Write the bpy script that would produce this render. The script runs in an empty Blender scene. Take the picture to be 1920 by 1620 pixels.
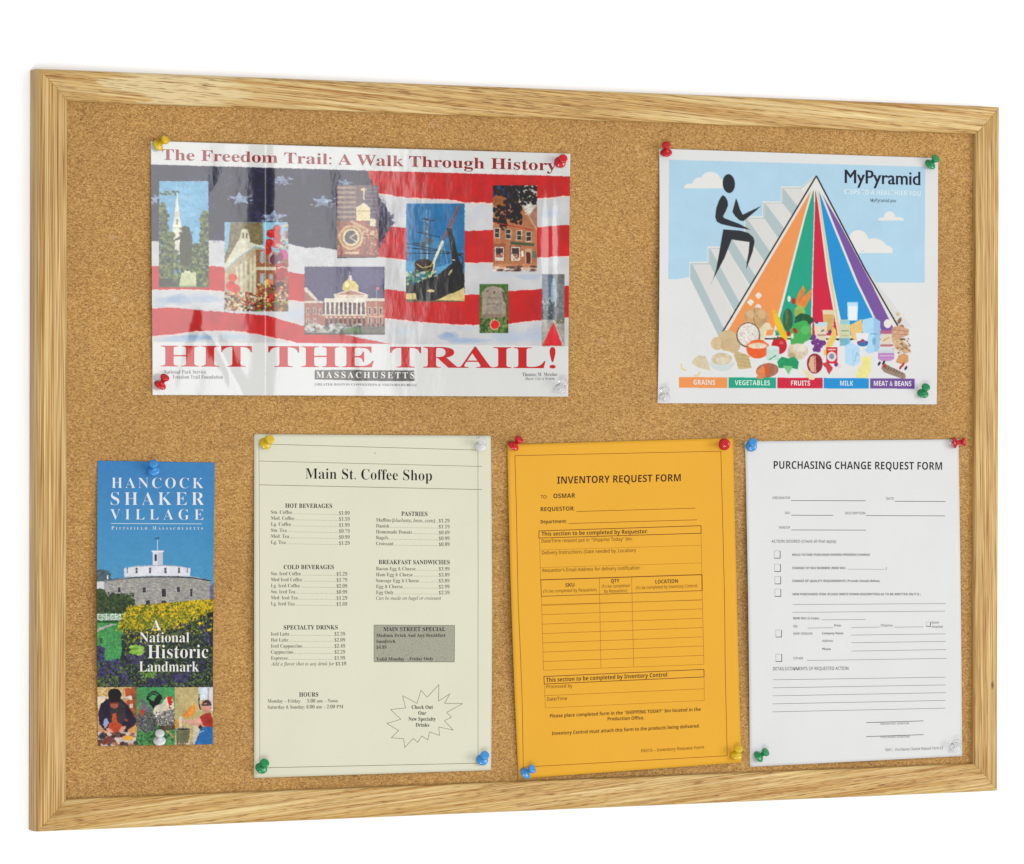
import bpy, math, random
import numpy as np
from mathutils import Vector, Matrix

# ------------------------------------------------------------------ camera
IN = 0.0254
W, H, T = 36 * IN, 24 * IN, 0.75 * IN            # board 36 x 24 in, frame 3/4 in deep
CAM = np.array([-1.78605, -3.41458, 0.02868])
PITCH, YAW, ROLL, FPX = -0.003613, 0.476915, 0.002438, 8517.31
CX, CY = 960.0, 810.0
cy, sy, cx, sx, cz, sz = math.cos(YAW), math.sin(YAW), math.cos(PITCH), math.sin(PITCH), math.cos(ROLL), math.sin(ROLL)
FWD = np.array([sy * cx, cy * cx, sx])
_R = np.array([cy, -sy, 0.0])
_U = np.cross(_R, FWD)
RGT = _R * cz + _U * sz
UPV = -_R * sz + _U * cz

SC = bpy.context.scene
COL = SC.collection
cam = bpy.data.cameras.new('camera')
cam.sensor_width = 36.0
cam.lens = 36.0 * FPX / 1920.0
cam.clip_start, cam.clip_end = 0.1, 100.0
co = bpy.data.objects.new('camera', cam)
COL.objects.link(co)
m = Matrix(((RGT[0], UPV[0], -FWD[0], CAM[0]), (RGT[1], UPV[1], -FWD[1], CAM[1]), (RGT[2], UPV[2], -FWD[2], CAM[2]), (0, 0, 0, 1)))
co.matrix_world = m
SC.camera = co

# ------------------------------------------------------------------ light
EXPO = 1.50                                       # light that a white surface facing the room receives
world = bpy.data.worlds.new("World")
SC.world = world
world.use_nodes = True
bg = world.node_tree.nodes['Background']
bg.inputs[0].default_value = (1.0, 1.0, 1.0, 1)
bg.inputs[1].default_value = 0.74


def area(name, loc, tgt, sx_, sy_, power, col=(1, 1, 1)):
    l = bpy.data.lights.new(name, 'AREA')
    l.shape = 'RECTANGLE'
    l.size, l.size_y = sx_, sy_
    l.energy = power
    l.color = col
    o = bpy.data.objects.new(name, l)
    COL.objects.link(o)
    o.location = loc
    o.rotation_euler = (Vector(tgt) - Vector(loc)).to_track_quat('-Z', 'Y').to_euler()
    return o


area('softbox_lamp', (2.7, -2.3, 0.15), (0, 0, 0), 1.6, 1.6, 60.0, (1.0, 0.997, 0.995))
area('window_lamp', (0.70, -2.5, 0.25), (-0.2, 0, 0.1), 0.70, 0.9, 12.5, (1.0, 1.0, 1.0))
area('front_softbox_lamp', (-1.25, -2.9, -1.25), (0, 0, 0), 1.3, 1.1, 47.0, (1.0, 1.0, 1.0))
area('flash_lamp', (-1.35, -3.3, -0.55), (0, 0, 0), 0.16, 0.12, 6.5, (1.0, 1.0, 1.0))
SC.view_settings.view_transform = 'Standard'
SC.view_settings.look = 'None'
SC.view_settings.exposure = 0.0
SC.view_settings.gamma = 1.0

# ------------------------------------------------------------------ helpers
rng = np.random.default_rng(7)
random.seed(7)
PROTO = {}


def lin(c):
    c = np.asarray(c, dtype=np.float64) / 255.0
    return np.where(c <= 0.04045, c / 12.92, ((c + 0.055) / 1.055) ** 2.4)


def alb(c):
    """base colour of a surface that shows as sRGB c under this light"""
    return np.clip((lin(c) - 0.014) / EXPO, 0.003, 0.9)


def at(px, py, y):
    """point of the plane (or surface) y seen at photo pixel px, py"""
    px = np.asarray(px, float); py = np.asarray(py, float); y = np.asarray(y, float)
    a = (px - CX) / FPX
    b = -(py - CY) / FPX
    d = FWD[None, :] + a.reshape(-1, 1) * RGT[None, :] + b.reshape(-1, 1) * UPV[None, :]
    t = (y.reshape(-1) - CAM[1]) / d[:, 1]
    return CAM[None, :] + d * t[:, None]


def link(name, me, parent=None):
    o = bpy.data.objects.new(name, me)
    COL.objects.link(o)
    if parent:
        o.parent = parent
    return o


def tag(o, label=None, cat=None, group=None, kind=None):
    if label: o['label'] = label
    if cat: o['category'] = cat
    if group: o['group'] = group
    if kind: o['kind'] = kind
    return o


def empty(name, loc=(0, 0, 0)):
    o = bpy.data.objects.new(name, None)
    COL.objects.link(o)
    o.location = loc
    o.empty_display_size = 0.02
    return o


def mesh_np(name, V, F, mat, parent=None, col=None, smooth=True, uv=None):
    """V (n,3), F (m,k) same-size faces; col (n,3) linear"""
    V = np.asarray(V, np.float32); F = np.asarray(F, np.int32)
    k = F.shape[1]
    me = bpy.data.meshes.new(name)
    me.vertices.add(len(V)); me.loops.add(F.size); me.polygons.add(len(F))
    me.vertices.foreach_set('co', V.ravel())
    me.loops.foreach_set('vertex_index', F.ravel())
    me.polygons.foreach_set('loop_start', np.arange(0, F.size, k, dtype=np.int32))
    me.polygons.foreach_set('loop_total', np.full(len(F), k, np.int32))
    me.polygons.foreach_set('use_smooth', np.full(len(F), smooth, bool))
    if uv is not None:
        ul = me.uv_layers.new(name='UVMap')
        ul.data.foreach_set('uv', np.asarray(uv, np.float32)[F.ravel()].ravel())
    me.update(calc_edges=True)
    if col is not None:
        at_ = me.color_attributes.new('Col', 'FLOAT_COLOR', 'POINT')
        c4 = np.ones((len(V), 4), np.float32)
        c4[:, :3] = col
        at_.data.foreach_set('color', c4.ravel())
    if mat: me.materials.append(mat)
    return link(name, me, parent)


# ------------------------------------------------------------------ materials
class NT:
    def __init__(s, name):
        s.m = bpy.data.materials.new(name)
        s.m.use_nodes = True
        s.t = s.m.node_tree
        s.b = s.t.nodes['Principled BSDF']

    def n(s, typ, **kw):
        x = s.t.nodes.new(typ)
        for k, v in kw.items():
            if k.startswith('i_'):
                x.inputs[k[2:].replace('_', ' ')].default_value = v
            else:
                setattr(x, k, v)
        return x

    def l(s, a, b):
        s.t.links.new(a, b)

    def ramp(s, stops, src):
        r = s.n('ShaderNodeValToRGB')
        while len(r.color_ramp.elements) < len(stops):
            r.color_ramp.elements.new(0.5)
        for e, (p, c) in zip(r.color_ramp.elements, stops):
            e.position = p
            e.color = (*c, 1) if len(c) == 3 else c
        s.l(src, r.inputs[0])
        return r

    def mix(s, fac, a, b, mode='MIX'):
        x = s.n('ShaderNodeMix', data_type='RGBA', blend_type=mode)
        for v, i in ((fac, 0), (a, 6), (b, 7)):
            if hasattr(v, 'is_linked'): s.l(v, x.inputs[i])
            elif isinstance(v, (int, float)): x.inputs[i].default_value = v
            else: x.inputs[i].default_value = (*v, 1)
        return x.outputs[2]


def g(v): return (v, v, v)


def mat_wall():
    n = NT('wall_paint')
    tc = n.n('ShaderNodeTexCoord')
    nz = n.n('ShaderNodeTexNoise', i_Scale=180.0, i_Detail=3.0)
    n.l(tc.outputs['Object'], nz.inputs['Vector'])
    bp = n.n('ShaderNodeBump', i_Strength=0.05, i_Distance=0.0005)
    n.l(nz.outputs[0], bp.inputs['Height']); n.l(bp.outputs[0], n.b.inputs['Normal'])
    n.b.inputs['Base Color'].default_value = (0.93, 0.935, 0.95, 1)
    n.b.inputs['Roughness'].default_value = 0.6
    return n.m


def mat_cork():
    n = NT('cork')
    tc = n.n('ShaderNodeTexCoord')
    mp = n.n('ShaderNodeMapping'); mp.inputs['Scale'].default_value = (0.8, 1.0, 1.25)
    n.l(tc.outputs['Object'], mp.inputs['Vector'])
    wob = n.n('ShaderNodeTexNoise', i_Scale=500.0, i_Detail=2.0)
    n.l(mp.outputs[0], wob.inputs['Vector'])
    ad = n.n('ShaderNodeMix', data_type='VECTOR'); ad.inputs[0].default_value = 0.0016
    n.l(mp.outputs[0], ad.inputs[4]); n.l(wob.outputs['Color'], ad.inputs[5])
    v1 = n.n('ShaderNodeTexVoronoi', i_Scale=860.0); n.l(ad.outputs[1], v1.inputs['Vector'])
    v2 = n.n('ShaderNodeTexVoronoi', i_Scale=1000.0); n.l(ad.outputs[1], v2.inputs['Vector'])
    n1 = n.n('ShaderNodeTexNoise', i_Scale=1400.0, i_Detail=3.0); n.l(mp.outputs[0], n1.inputs['Vector'])
    n2 = n.n('ShaderNodeTexNoise', i_Scale=14.0, i_Detail=5.0); n.l(tc.outputs['Object'], n2.inputs['Vector'])
    s1 = n.n('ShaderNodeSeparateColor'); n.l(v1.outputs['Color'], s1.inputs[0])
    s2 = n.n('ShaderNodeSeparateColor'); n.l(v2.outputs['Color'], s2.inputs[0])
    base = n.ramp([(0.0, alb((148, 102, 38))), (0.3, alb((184, 135, 62))), (0.7, alb((201, 152, 80))), (1.0, alb((226, 181, 108)))], s1.outputs[0])
    hue = n.ramp([(0.0, alb((190, 130, 76))), (1.0, alb((192, 148, 80)))], s2.outputs[1])
    c = n.mix(0.25, base.outputs[0], hue.outputs[0])
    dk = n.ramp([(0.80, g(0.0)), (0.86, g(1.0))], s2.outputs[0])
    dd = n.ramp([(0.25, g(1.0)), (0.5, g(0.0))], v2.outputs['Distance'])
    dm = n.n('ShaderNodeMath', operation='MULTIPLY'); n.l(dk.outputs[0], dm.inputs[0]); n.l(dd.outputs[0], dm.inputs[1])
    c = n.mix(dm.outputs[0], c, alb((104, 62, 20)))
    lk = n.ramp([(0.88, g(0.0)), (0.92, g(0.9))], s2.outputs[2])
    lm = n.n('ShaderNodeMath', operation='MULTIPLY'); n.l(lk.outputs[0], lm.inputs[0]); n.l(dd.outputs[0], lm.inputs[1])
    c = n.mix(lm.outputs[0], c, alb((236, 198, 136)))
    f = n.ramp([(0.37, g(0.68)), (0.64, g(1.13))], n1.outputs[0])
    c = n.mix(0.8, c, f.outputs[0], 'MULTIPLY')
    mo = n.ramp([(0.3, g(0.9)), (0.7, g(1.06))], n2.outputs[0])
    c = n.mix(1.0, c, mo.outputs[0], 'MULTIPLY')
    # old pin holes and a few pale scuffs
    vh = n.n('ShaderNodeTexVoronoi', i_Scale=38.0); n.l(tc.outputs['Object'], vh.inputs['Vector'])
    sh = n.n('ShaderNodeSeparateColor'); n.l(vh.outputs['Color'], sh.inputs[0])
    hr = n.ramp([(0.016, g(1.0)), (0.028, g(0.0))], vh.outputs['Distance'])
    hs = n.ramp([(0.35, g(0.0)), (0.37, g(0.85))], sh.outputs[0])
    c = n.mix(n.mix(1.0, hr.outputs[0], hs.outputs[0], 'MULTIPLY'), c, alb((80, 46, 20)))
    sc_ = n.n('ShaderNodeTexNoise', i_Scale=60.0, i_Detail=5.0, i_Roughness=0.7); n.l(tc.outputs['Object'], sc_.inputs['Vector'])
    sp_ = n.n('ShaderNodeTexNoise', i_Scale=7.0, i_Detail=2.0); n.l(tc.outputs['Object'], sp_.inputs['Vector'])
    sr = n.ramp([(0.60, g(0.0)), (0.70, g(0.5))], sc_.outputs[0]); sq = n.ramp([(0.52, g(0.0)), (0.62, g(1.0))], sp_.outputs[0])
    c = n.mix(n.mix(1.0, sr.outputs[0], sq.outputs[0], 'MULTIPLY'), c, alb((216, 180, 138)))
    n.l(c, n.b.inputs['Base Color'])
    n.b.inputs['Roughness'].default_value = 0.75
    bp = n.n('ShaderNodeBump', i_Strength=0.55, i_Distance=0.0005)
    bm = n.n('ShaderNodeMath', operation='SUBTRACT'); n.l(n1.outputs[0], bm.inputs[0]); n.l(v1.outputs['Distance'], bm.inputs[1])
    n.l(bm.outputs[0], bp.inputs['Height']); n.l(bp.outputs[0], n.b.inputs['Normal'])
    return n.m


def mat_oak(seed, tilt, stripes, fine, pale, fmix=0.32, knot=None):
    """oak with the grain along U of the UV map (metres)"""
    n = NT('oak')
    uv = n.n('ShaderNodeUVMap')
    mp = n.n('ShaderNodeMapping'); mp.inputs['Rotation'].default_value = (0, 0, tilt); mp.inputs['Location'].default_value = (seed, seed * 0.37, seed)
    n.l(uv.outputs[0], mp.inputs['Vector'])

    def st(u, v, z=0.0):
        q = n.n('ShaderNodeMapping'); q.inputs['Scale'].default_value = (u, v, 1); q.inputs['Location'].default_value = (z, z, z)
        n.l(mp.outputs[0], q.inputs['Vector']); return q.outputs[0]

    def nz(vec, sc, det=2.0, dist=0.0, rough=0.5):
        q = n.n('ShaderNodeTexNoise', i_Scale=sc, i_Detail=det, i_Distortion=dist, i_Roughness=rough)
        n.l(vec, q.inputs['Vector']); return q.outputs[0]
    broad = nz(st(2.2, stripes * 0.55), 1.0, 3.0, 0.7)
    mid = nz(st(5, stripes * 2.0, 3.0), 1.0, 2.0, 0.25)
    fin = nz(st(12, stripes * 5.5, 6.0), 1.0, 2.0, 0.1)
    hair = nz(st(22, 2900, 5.0), 1.0, 2.0)
    pore = nz(st(fine, 1700, 9.0), 1.0, 1.5, 0.0)
    c = n.ramp([(0.34, alb((186, 135, 68))), (0.46, alb((206, 163, 92))), (0.56, alb((218, 183, 114))), (0.66, alb((232, 205, 142)))], broad).outputs[0]
    c2 = n.ramp([(0.40, alb((166, 109, 44))), (0.47, alb((204, 159, 88))), (0.55, alb((220, 185, 116))), (0.62, alb((244, 221, 166)))], mid).outputs[0]
    c3 = n.ramp([(0.40, alb((160, 105, 42))), (0.5, alb((210, 167, 96))), (0.60, alb((242, 215, 156)))], fin).outputs[0]
    c = n.mix(0.5, c, c2)
    c = n.mix(fmix, c, c3)
    h = n.ramp([(0.36, g(0.72)), (0.60, g(1.08))], hair).outputs[0]
    c = n.mix(0.62, c, h, 'MULTIPLY')
    if pale:
        # pale sheen painted into the oak colour, with ragged ends along the rail
        xs = n.n('ShaderNodeSeparateXYZ'); n.l(uv.outputs[0], xs.inputs[0])
        rag = nz(st(9, 170, 2.0), 1.0, 2.0)
        ma = n.n('ShaderNodeMath', operation='MULTIPLY_ADD'); n.l(rag, ma.inputs[0]); ma.inputs[1].default_value = 0.16; n.l(xs.outputs[0], ma.inputs[2])
        pt = n.ramp([(0.0, g(0.0)), (0.148, g(0.0)), (0.156, g(0.8)), (0.236, g(0.72)), (0.262, g(0.0))], ma.outputs[0]).outputs[0]
        c = n.mix(pt, c, alb((232, 211, 160)))
    pr = n.ramp([(0.55, g(0.0)), (0.64, g(0.85))], pore).outputs[0]
    # pores crowd into the early-wood bands
    pb = n.ramp([(0.44, g(1.0)), (0.60, g(0.25))], mid).outputs[0]
    pm = n.mix(1.0, pr, pb, 'MULTIPLY')
    c = n.mix(pm, c, alb((132, 79, 28)))
    if knot:
        kv = n.n('ShaderNodeVectorMath', operation='DISTANCE'); kv.inputs[1].default_value = (knot[0] * 0.45, knot[1], 0)
        km = n.n('ShaderNodeMapping'); km.inputs['Scale'].default_value = (0.45, 1, 1)
        n.l(uv.outputs[0], km.inputs['Vector']); n.l(km.outputs[0], kv.inputs[0])
        ks = n.n('ShaderNodeMath', operation='MULTIPLY'); ks.inputs[1].default_value = 420.0; n.l(kv.outputs['Value'], ks.inputs[0])
        c = n.mix(n.ramp([(0.25, g(0.9)), (0.9, g(0.0))], ks.outputs[0]).outputs[0], c, alb((99, 62, 45)))
    n.l(c, n.b.inputs['Base Color'])
    n.b.inputs['Roughness'].default_value = 0.5
    n.b.inputs['Specular IOR Level'].default_value = 0.3
    bp = n.n('ShaderNodeBump', i_Strength=0.35, i_Distance=0.0003); bp.invert = True
    n.l(pm, bp.inputs['Height']); n.l(bp.outputs[0], n.b.inputs['Normal'])
    return n.m


def mat_print(name, rough, spec, bump=0.0, bscale=60.0, coat=0.0, bdist=0.0004):
    n = NT(name)
    a = n.n('ShaderNodeAttribute', attribute_name='Col')
    tc = n.n('ShaderNodeTexCoord')
    fb = n.n('ShaderNodeTexNoise', i_Scale=900.0, i_Detail=2.0)
    n.l(tc.outputs['Object'], fb.inputs['Vector'])
    r = n.ramp([(0.3, g(0.975)), (0.7, g(1.015))], fb.outputs[0])
    lf = n.n('ShaderNodeTexNoise', i_Scale=16.0, i_Detail=4.0); n.l(tc.outputs['Object'], lf.inputs['Vector'])
    r2 = n.ramp([(0.3, g(0.975)), (0.7, g(1.01))], lf.outputs[0])
    n.l(n.mix(1.0, n.mix(1.0, a.outputs['Color'], r.outputs[0], 'MULTIPLY'), r2.outputs[0], 'MULTIPLY'), n.b.inputs['Base Color'])
    n.b.inputs['Roughness'].default_value = rough
    n.b.inputs['Specular IOR Level'].default_value = spec
    n.b.inputs['Coat Weight'].default_value = coat
    n.b.inputs['Coat Roughness'].default_value = 0.12
    if bump:
        nz = n.n('ShaderNodeTexNoise', i_Scale=bscale, i_Detail=3.0, i_Roughness=0.45)
        mp = n.n('ShaderNodeMapping'); mp.inputs['Scale'].default_value = (1.0, 1.0, 0.45)
        n.l(tc.outputs['Object'], mp.inputs['Vector']); n.l(mp.outputs[0], nz.inputs['Vector'])
        bp = n.n('ShaderNodeBump', i_Strength=bump, i_Distance=bdist)
        n.l(nz.outputs[0], bp.inputs['Height']); n.l(bp.outputs[0], n.b.inputs['Normal'])
    return n.m


def mat_plastic(name, c, trans=0.0, rough=0.12):
    n = NT(name)
    tc = n.n('ShaderNodeTexCoord')
    nz = n.n('ShaderNodeTexNoise', i_Scale=900.0, i_Detail=2.0); n.l(tc.outputs['Object'], nz.inputs['Vector'])
    r = n.ramp([(0.3, g(rough * 0.8)), (0.7, g(rough * 1.5))], nz.outputs[0])
    n.l(r.outputs[0], n.b.inputs['Roughness'])
    n.b.inputs['Base Color'].default_value = (*c, 1)
    n.b.inputs['Transmission Weight'].default_value = trans
    n.b.inputs['IOR'].default_value = 1.16 if trans else 1.49
    if trans == 0:
        n.b.inputs['Subsurface Weight'].default_value = 0.15
        n.b.inputs['Subsurface Radius'].default_value = (0.002, 0.002, 0.002)
        n.b.inputs['Subsurface Scale'].default_value = 1.0
    return n.m


def mat_clear(name, body, c):
    """see-through plastic: Fresnel reflection over a faintly tinted body"""
    n = NT(name)
    tr = n.n('ShaderNodeBsdfTransparent'); tr.inputs[0].default_value = (0.975, 0.98, 0.985, 1)
    df = n.n('ShaderNodeBsdfDiffuse'); df.inputs[0].default_value = (*c, 1)
    gl = n.n('ShaderNodeBsdfGlossy'); gl.inputs[0].default_value = (1, 1, 1, 1); gl.inputs[1].default_value = 0.08
    lw = n.n('ShaderNodeFresnel'); lw.inputs[0].default_value = 1.25
    tc = n.n('ShaderNodeTexCoord'); nz = n.n('ShaderNodeTexNoise', i_Scale=600.0); n.l(tc.outputs['Object'], nz.inputs['Vector'])
    r = n.ramp([(0.3, g(body * 0.85)), (0.7, g(body * 1.1))], nz.outputs[0])
    m1_ = n.n('ShaderNodeMixShader'); n.l(r.outputs[0], m1_.inputs[0]); n.l(tr.outputs[0], m1_.inputs[1]); n.l(df.outputs[0], m1_.inputs[2])
    m2_ = n.n('ShaderNodeMixShader'); n.l(lw.outputs[0], m2_.inputs[0]); n.l(m1_.outputs[0], m2_.inputs[1]); n.l(gl.outputs[0], m2_.inputs[2])
    n.l(m2_.outputs[0], n.t.nodes['Material Output'].inputs[0])
    return n.m


def mat_steel():
    n = NT('steel')
    tc = n.n('ShaderNodeTexCoord')
    nz = n.n('ShaderNodeTexNoise', i_Scale=2000.0); n.l(tc.outputs['Object'], nz.inputs['Vector'])
    r = n.ramp([(0.3, g(0.2)), (0.7, g(0.32))], nz.outputs[0]); n.l(r.outputs[0], n.b.inputs['Roughness'])
    n.b.inputs['Base Color'].default_value = (0.7, 0.7, 0.72, 1)
    n.b.inputs['Metallic'].default_value = 1.0
    return n.m


M_MATTE = mat_print('printed_bond_paper', 0.65, 0.15)
M_SATIN = mat_print('printed_coated_paper', 0.55, 0.15)
M_GLOSS = mat_print('glossy_printed_paper', 0.10, 0.40, 0.6, 70.0, 0.0, 0.0004)

# ------------------------------------------------------------------ wall and board
wv = [(-4, 0.001, -2.5), (4, 0.001, -2.5), (4, 0.001, 2.5), (-4, 0.001, 2.5)]
wall = mesh_np('wall', wv, [(0, 1, 2, 3)], mat_wall(), smooth=False)
tag(wall, 'plain bright white wall behind the framed cork board', kind='structure')

board = empty('bulletin_board')
tag(board, 'oak framed cork bulletin board hanging on the white wall', 'bulletin board')

MW = 0.0251                                        # width of a frame member
CORK_Y = -T + 0.0062


def profile():
    p = [(0.0, 0.0), (0.0, T - 0.0040), (0.0, T - 0.0032)]
    for k in range(1, 8):
        a = k / 8 * math.pi / 2
        p.append((0.0032 - 0.0032 * math.cos(a), T - 0.0032 + 0.0032 * math.sin(a)))
    p += [(0.0032, T), (0.0040, T + 0.00005), (0.0110, T + 0.0004), (0.0180, T - 0.0001), (0.0222, T - 0.0009)]
    for k in range(1, 6):
        a = k / 6 * math.pi / 2
        p.append((0.0228 + (MW - 0.0228) * math.sin(a), T - 0.0010 - 0.0020 * (1 - math.cos(a))))
    p += [(MW, T - 0.0031), (MW, T - 0.0074)]
    return p


def member(name, kind, mat, label=None):
    """kind: top bottom left right; grain runs along the member; mitred with a fine V groove"""
    P = profile(); n = len(P)
    L = W if kind in ('top', 'bottom') else H
    V = []; UV = []
    vv = [0.0]
    for a, b in zip(P[:-1], P[1:]): vv.append(vv[-1] + math.dist(a, b))
    segs = 24
    rows = [0, 1] + list(range(2, segs - 2)) + [segs - 2, segs - 1]
    for i in range(segs):
        for j, (s, d) in enumerate(P):
            lo, hi = s + 0.00005, L - s - 0.00005
            g1 = 0.0005
            if i == 0: t, dd = lo, 0.00035
            elif i == 1: t, dd = lo + g1, 0
            elif i == segs - 2: t, dd = hi - g1, 0
            elif i == segs - 1: t, dd = hi, 0.00035
            else: t, dd = lo + g1 + (hi - lo - 2 * g1) * (i - 1) / (segs - 3), 0
            if d < 0.002: dd = 0
            y = -(d - dd)
            if kind == 'top': c = (-W / 2 + t, y, H / 2 - s)
            elif kind == 'bottom': c = (-W / 2 + t, y, -H / 2 + s)
            elif kind == 'left': c = (-W / 2 + s, y, H / 2 - t)
            else: c = (W / 2 - s, y, H / 2 - t)
            V.append(c); UV.append((t, vv[j]))
    F = []
    flip = kind in ('bottom', 'left')
    for i in range(segs - 1):
        for j in range(n - 1):
            q = (i * n + j, i * n + j + 1, (i + 1) * n + j + 1, (i + 1) * n + j)
            F.append(q if not flip else q[::-1])
    o = mesh_np(name, V, F, mat, board, uv=UV)
    if label: o['label'] = label
    return o


member('frame_rail', 'top', mat_oak(1.3, -0.06, 190, 60, True), 'top oak rail with a pale painted sheen near its left end')
member('frame_rail', 'bottom', mat_oak(4.1, -0.085, 200, 70, False), 'bottom oak rail with wavy grain')
member('frame_stile', 'left', mat_oak(7.7, 0.003, 300, 14, False, 0.48), 'left oak stile with straight pale grain')
member('frame_stile', 'right', mat_oak(2.9, 0.010, 310, 24, False, 0.42, (0.515, 0.0245)), 'right oak stile')

cw, ch = W / 2 - MW + 0.004, H / 2 - MW + 0.004
cvs = [(-cw, CORK_Y, -ch), (cw, CORK_Y, -ch), (cw, CORK_Y, ch), (-cw, CORK_Y, ch), (-cw, -0.004, -ch), (cw, -0.004, -ch), (cw, -0.004, ch), (-cw, -0.004, ch)]
mesh_np('cork_panel', cvs, [(0, 1, 2, 3), (5, 4, 7, 6), (4, 5, 1, 0), (3, 2, 6, 7), (4, 0, 3, 7), (1, 5, 6, 2)], mat_cork(), board, smooth=False)


# ------------------------------------------------------------------ painting flat print
def vnoise(h, w, cell, octs=3, seed=0, ax=1.0):
    r = np.random.default_rng(seed)
    out = np.zeros((h, w)); amp = 1.0; tot = 0
    for k in range(octs):
        c = max(cell / 2 ** k, 1.0)
        gh, gw = int(h / c) + 3, int(w / (c * ax)) + 3
        gr = r.random((gh, gw))
        y = np.arange(h) / c; x = np.arange(w) / (c * ax)
        yi = y.astype(int); xi = x.astype(int)
        fy = (y - yi)[:, None]; fx = (x - xi)[None, :]
        fy = fy * fy * (3 - 2 * fy); fx = fx * fx * (3 - 2 * fx)
        a = gr[yi][:, xi]; b = gr[yi][:, xi + 1]; c_ = gr[yi + 1][:, xi]; d = gr[yi + 1][:, xi + 1]
        out += amp * ((a * (1 - fx) + b * fx) * (1 - fy) + (c_ * (1 - fx) + d * fx) * fy)
        tot += amp; amp *= 0.55
    return out / tot


class Canvas:
    def __init__(s, x0, y0, x1, y1, base, S=2):
        s.x0, s.y0, s.S = x0, y0, S
        s.w, s.h = int((x1 - x0) * S), int((y1 - y0) * S)
        s.a = np.empty((s.h, s.w, 3)); s.a[:] = base
        s.X = x0 + (np.arange(s.w) + 0.5) / S
        s.Y = y0 + (np.arange(s.h) + 0.5) / S
        s.q = (0.0, 0.0, 1.0)                       # crop transform (ox, oy, scale)
        s.clip = None
        s.seed = 1

    def tr(s, pts):
        ox, oy, k = s.q
        return [(ox + x / k, oy + y / k) for x, y in pts]

    def box(s, pts):
        xs = [p[0] for p in pts]; ys = [p[1] for p in pts]
        if s.clip:
            cx0, cy0, cx1, cy1 = s.clip
        else:
            cx0, cy0, cx1, cy1 = s.x0, s.y0, s.x0 + s.w / s.S, s.y0 + s.h / s.S
        i0 = max(0, int((max(min(xs), cx0) - s.x0) * s.S)); i1 = min(s.w, int((min(max(xs), cx1) - s.x0) * s.S) + 1)
        j0 = max(0, int((max(min(ys), cy0) - s.y0) * s.S)); j1 = min(s.h, int((min(max(ys), cy1) - s.y0) * s.S) + 1)
        return i0, i1, j0, j1

    def put(s, i0, j0, m, col, al=1.0, tex=0.0, cell=4, ax=1.0):
        if m.size == 0: return
        h, w = m.shape
        sub = s.a[j0:j0 + h, i0:i0 + w]
        c = np.empty((h, w, 3)); c[:] = col
        if tex:
            s.seed += 1
            c = c * (1 + tex * (vnoise(h, w, cell * s.S, 3, s.seed, ax) - 0.5) * 2)[..., None]
        a = (m * al)[..., None]
        sub[:] = sub * (1 - a) + c * a

    def poly(s, pts, col, al=1.0, tex=0.0, cell=4, ax=1.0):
        pts = s.tr(pts)
        i0, i1, j0, j1 = s.box(pts)
        if i1 <= i0 or j1 <= j0: return
        X = s.X[None, i0:i1]; Y = s.Y[j0:j1, None]
        m = np.zeros((j1 - j0, i1 - i0), bool)
        for (xa, ya), (xb, yb) in zip(pts, pts[1:] + pts[:1]):
            if ya == yb: continue
            c = ((ya > Y) != (yb > Y)) & (X < (xb - xa) * (Y - ya) / (yb - ya) + xa)
            m ^= c
        s.put(i0, j0, m.astype(float), col, al, tex, cell, ax)

    def rect(s, x0, y0, x1, y1, col, al=1.0, tex=0.0, cell=4, ax=1.0):
        s.poly([(x0, y0), (x1, y0), (x1, y1), (x0, y1)], col, al, tex, cell, ax)

    def ell(s, x, y, rx, ry, col, al=1.0, tex=0.0, cell=4, rot=0.0, wob=0.0, soft=0.0):
        n = 28
        ph = random.random() * 6
        pts = []
        for k in range(n):
            a = 2 * math.pi * k / n
            r = 1 + wob * math.sin(3 * a + ph) + wob * 0.7 * math.sin(7 * a + 2 * ph)
            u, v = rx * r * math.cos(a), ry * r * math.sin(a)
            pts.append((x + u * math.cos(rot) - v * math.sin(rot), y + u * math.sin(rot) + v * math.cos(rot)))
        s.poly(pts, col, al, tex, cell)

    def line(s, pts, w, col, al=1.0):
        for (xa, ya), (xb, yb) in zip(pts[:-1], pts[1:]):
            d = math.hypot(xb - xa, yb - ya) or 1
            nx, ny = -(yb - ya) / d * w / 2, (xb - xa) / d * w / 2
            s.poly([(xa + nx, ya + ny), (xb + nx, yb + ny), (xb - nx, yb - ny), (xa - nx, ya - ny)], col, al)

    def specks(s, x0, y0, x1, y1, n, r, cols, al=0.9, asp=1.0, inside=None):
        for k in range(n):
            x = random.uniform(x0, x1); y = random.uniform(y0, y1)
            if inside and not inside(x, y): continue
            rr = r * random.uniform(0.5, 1.3)
            c = random.choice(cols)
            a = random.random() * 3
            s.poly([(x + rr * math.cos(a + t) * asp, y + rr * math.sin(a + t)) for t in (0, 1.3, 2.5, 3.6, 5)], c, al)

    def band(s, top, bot, col, rag=1.2, al=1.0, tex=0.0, cell=10, x0=None, x1=None, seed=3):
        """stripe between two boundary curves given as [(x, y)] in photo pixels, torn edges"""
        X = s.X
        r = np.random.default_rng(seed)

        def edge(pts, sd):
            xs = [p[0] for p in pts]; ys = [p[1] for p in pts]
            n = vnoise(1, len(X), 7 * s.S, 3, sd)[0] - 0.5
            return np.interp(X, xs, ys) + n * 2 * rag
        t = edge(top, seed)[None]; b = edge(bot, seed + 50)[None]
        m = (s.Y[:, None] > t) & (s.Y[:, None] < b)
        if x0 is not None: m &= (X[None] >= x0)
        if x1 is not None: m &= (X[None] <= x1)
        s.put(0, 0, m.astype(float), col, al, tex, cell)

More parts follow.
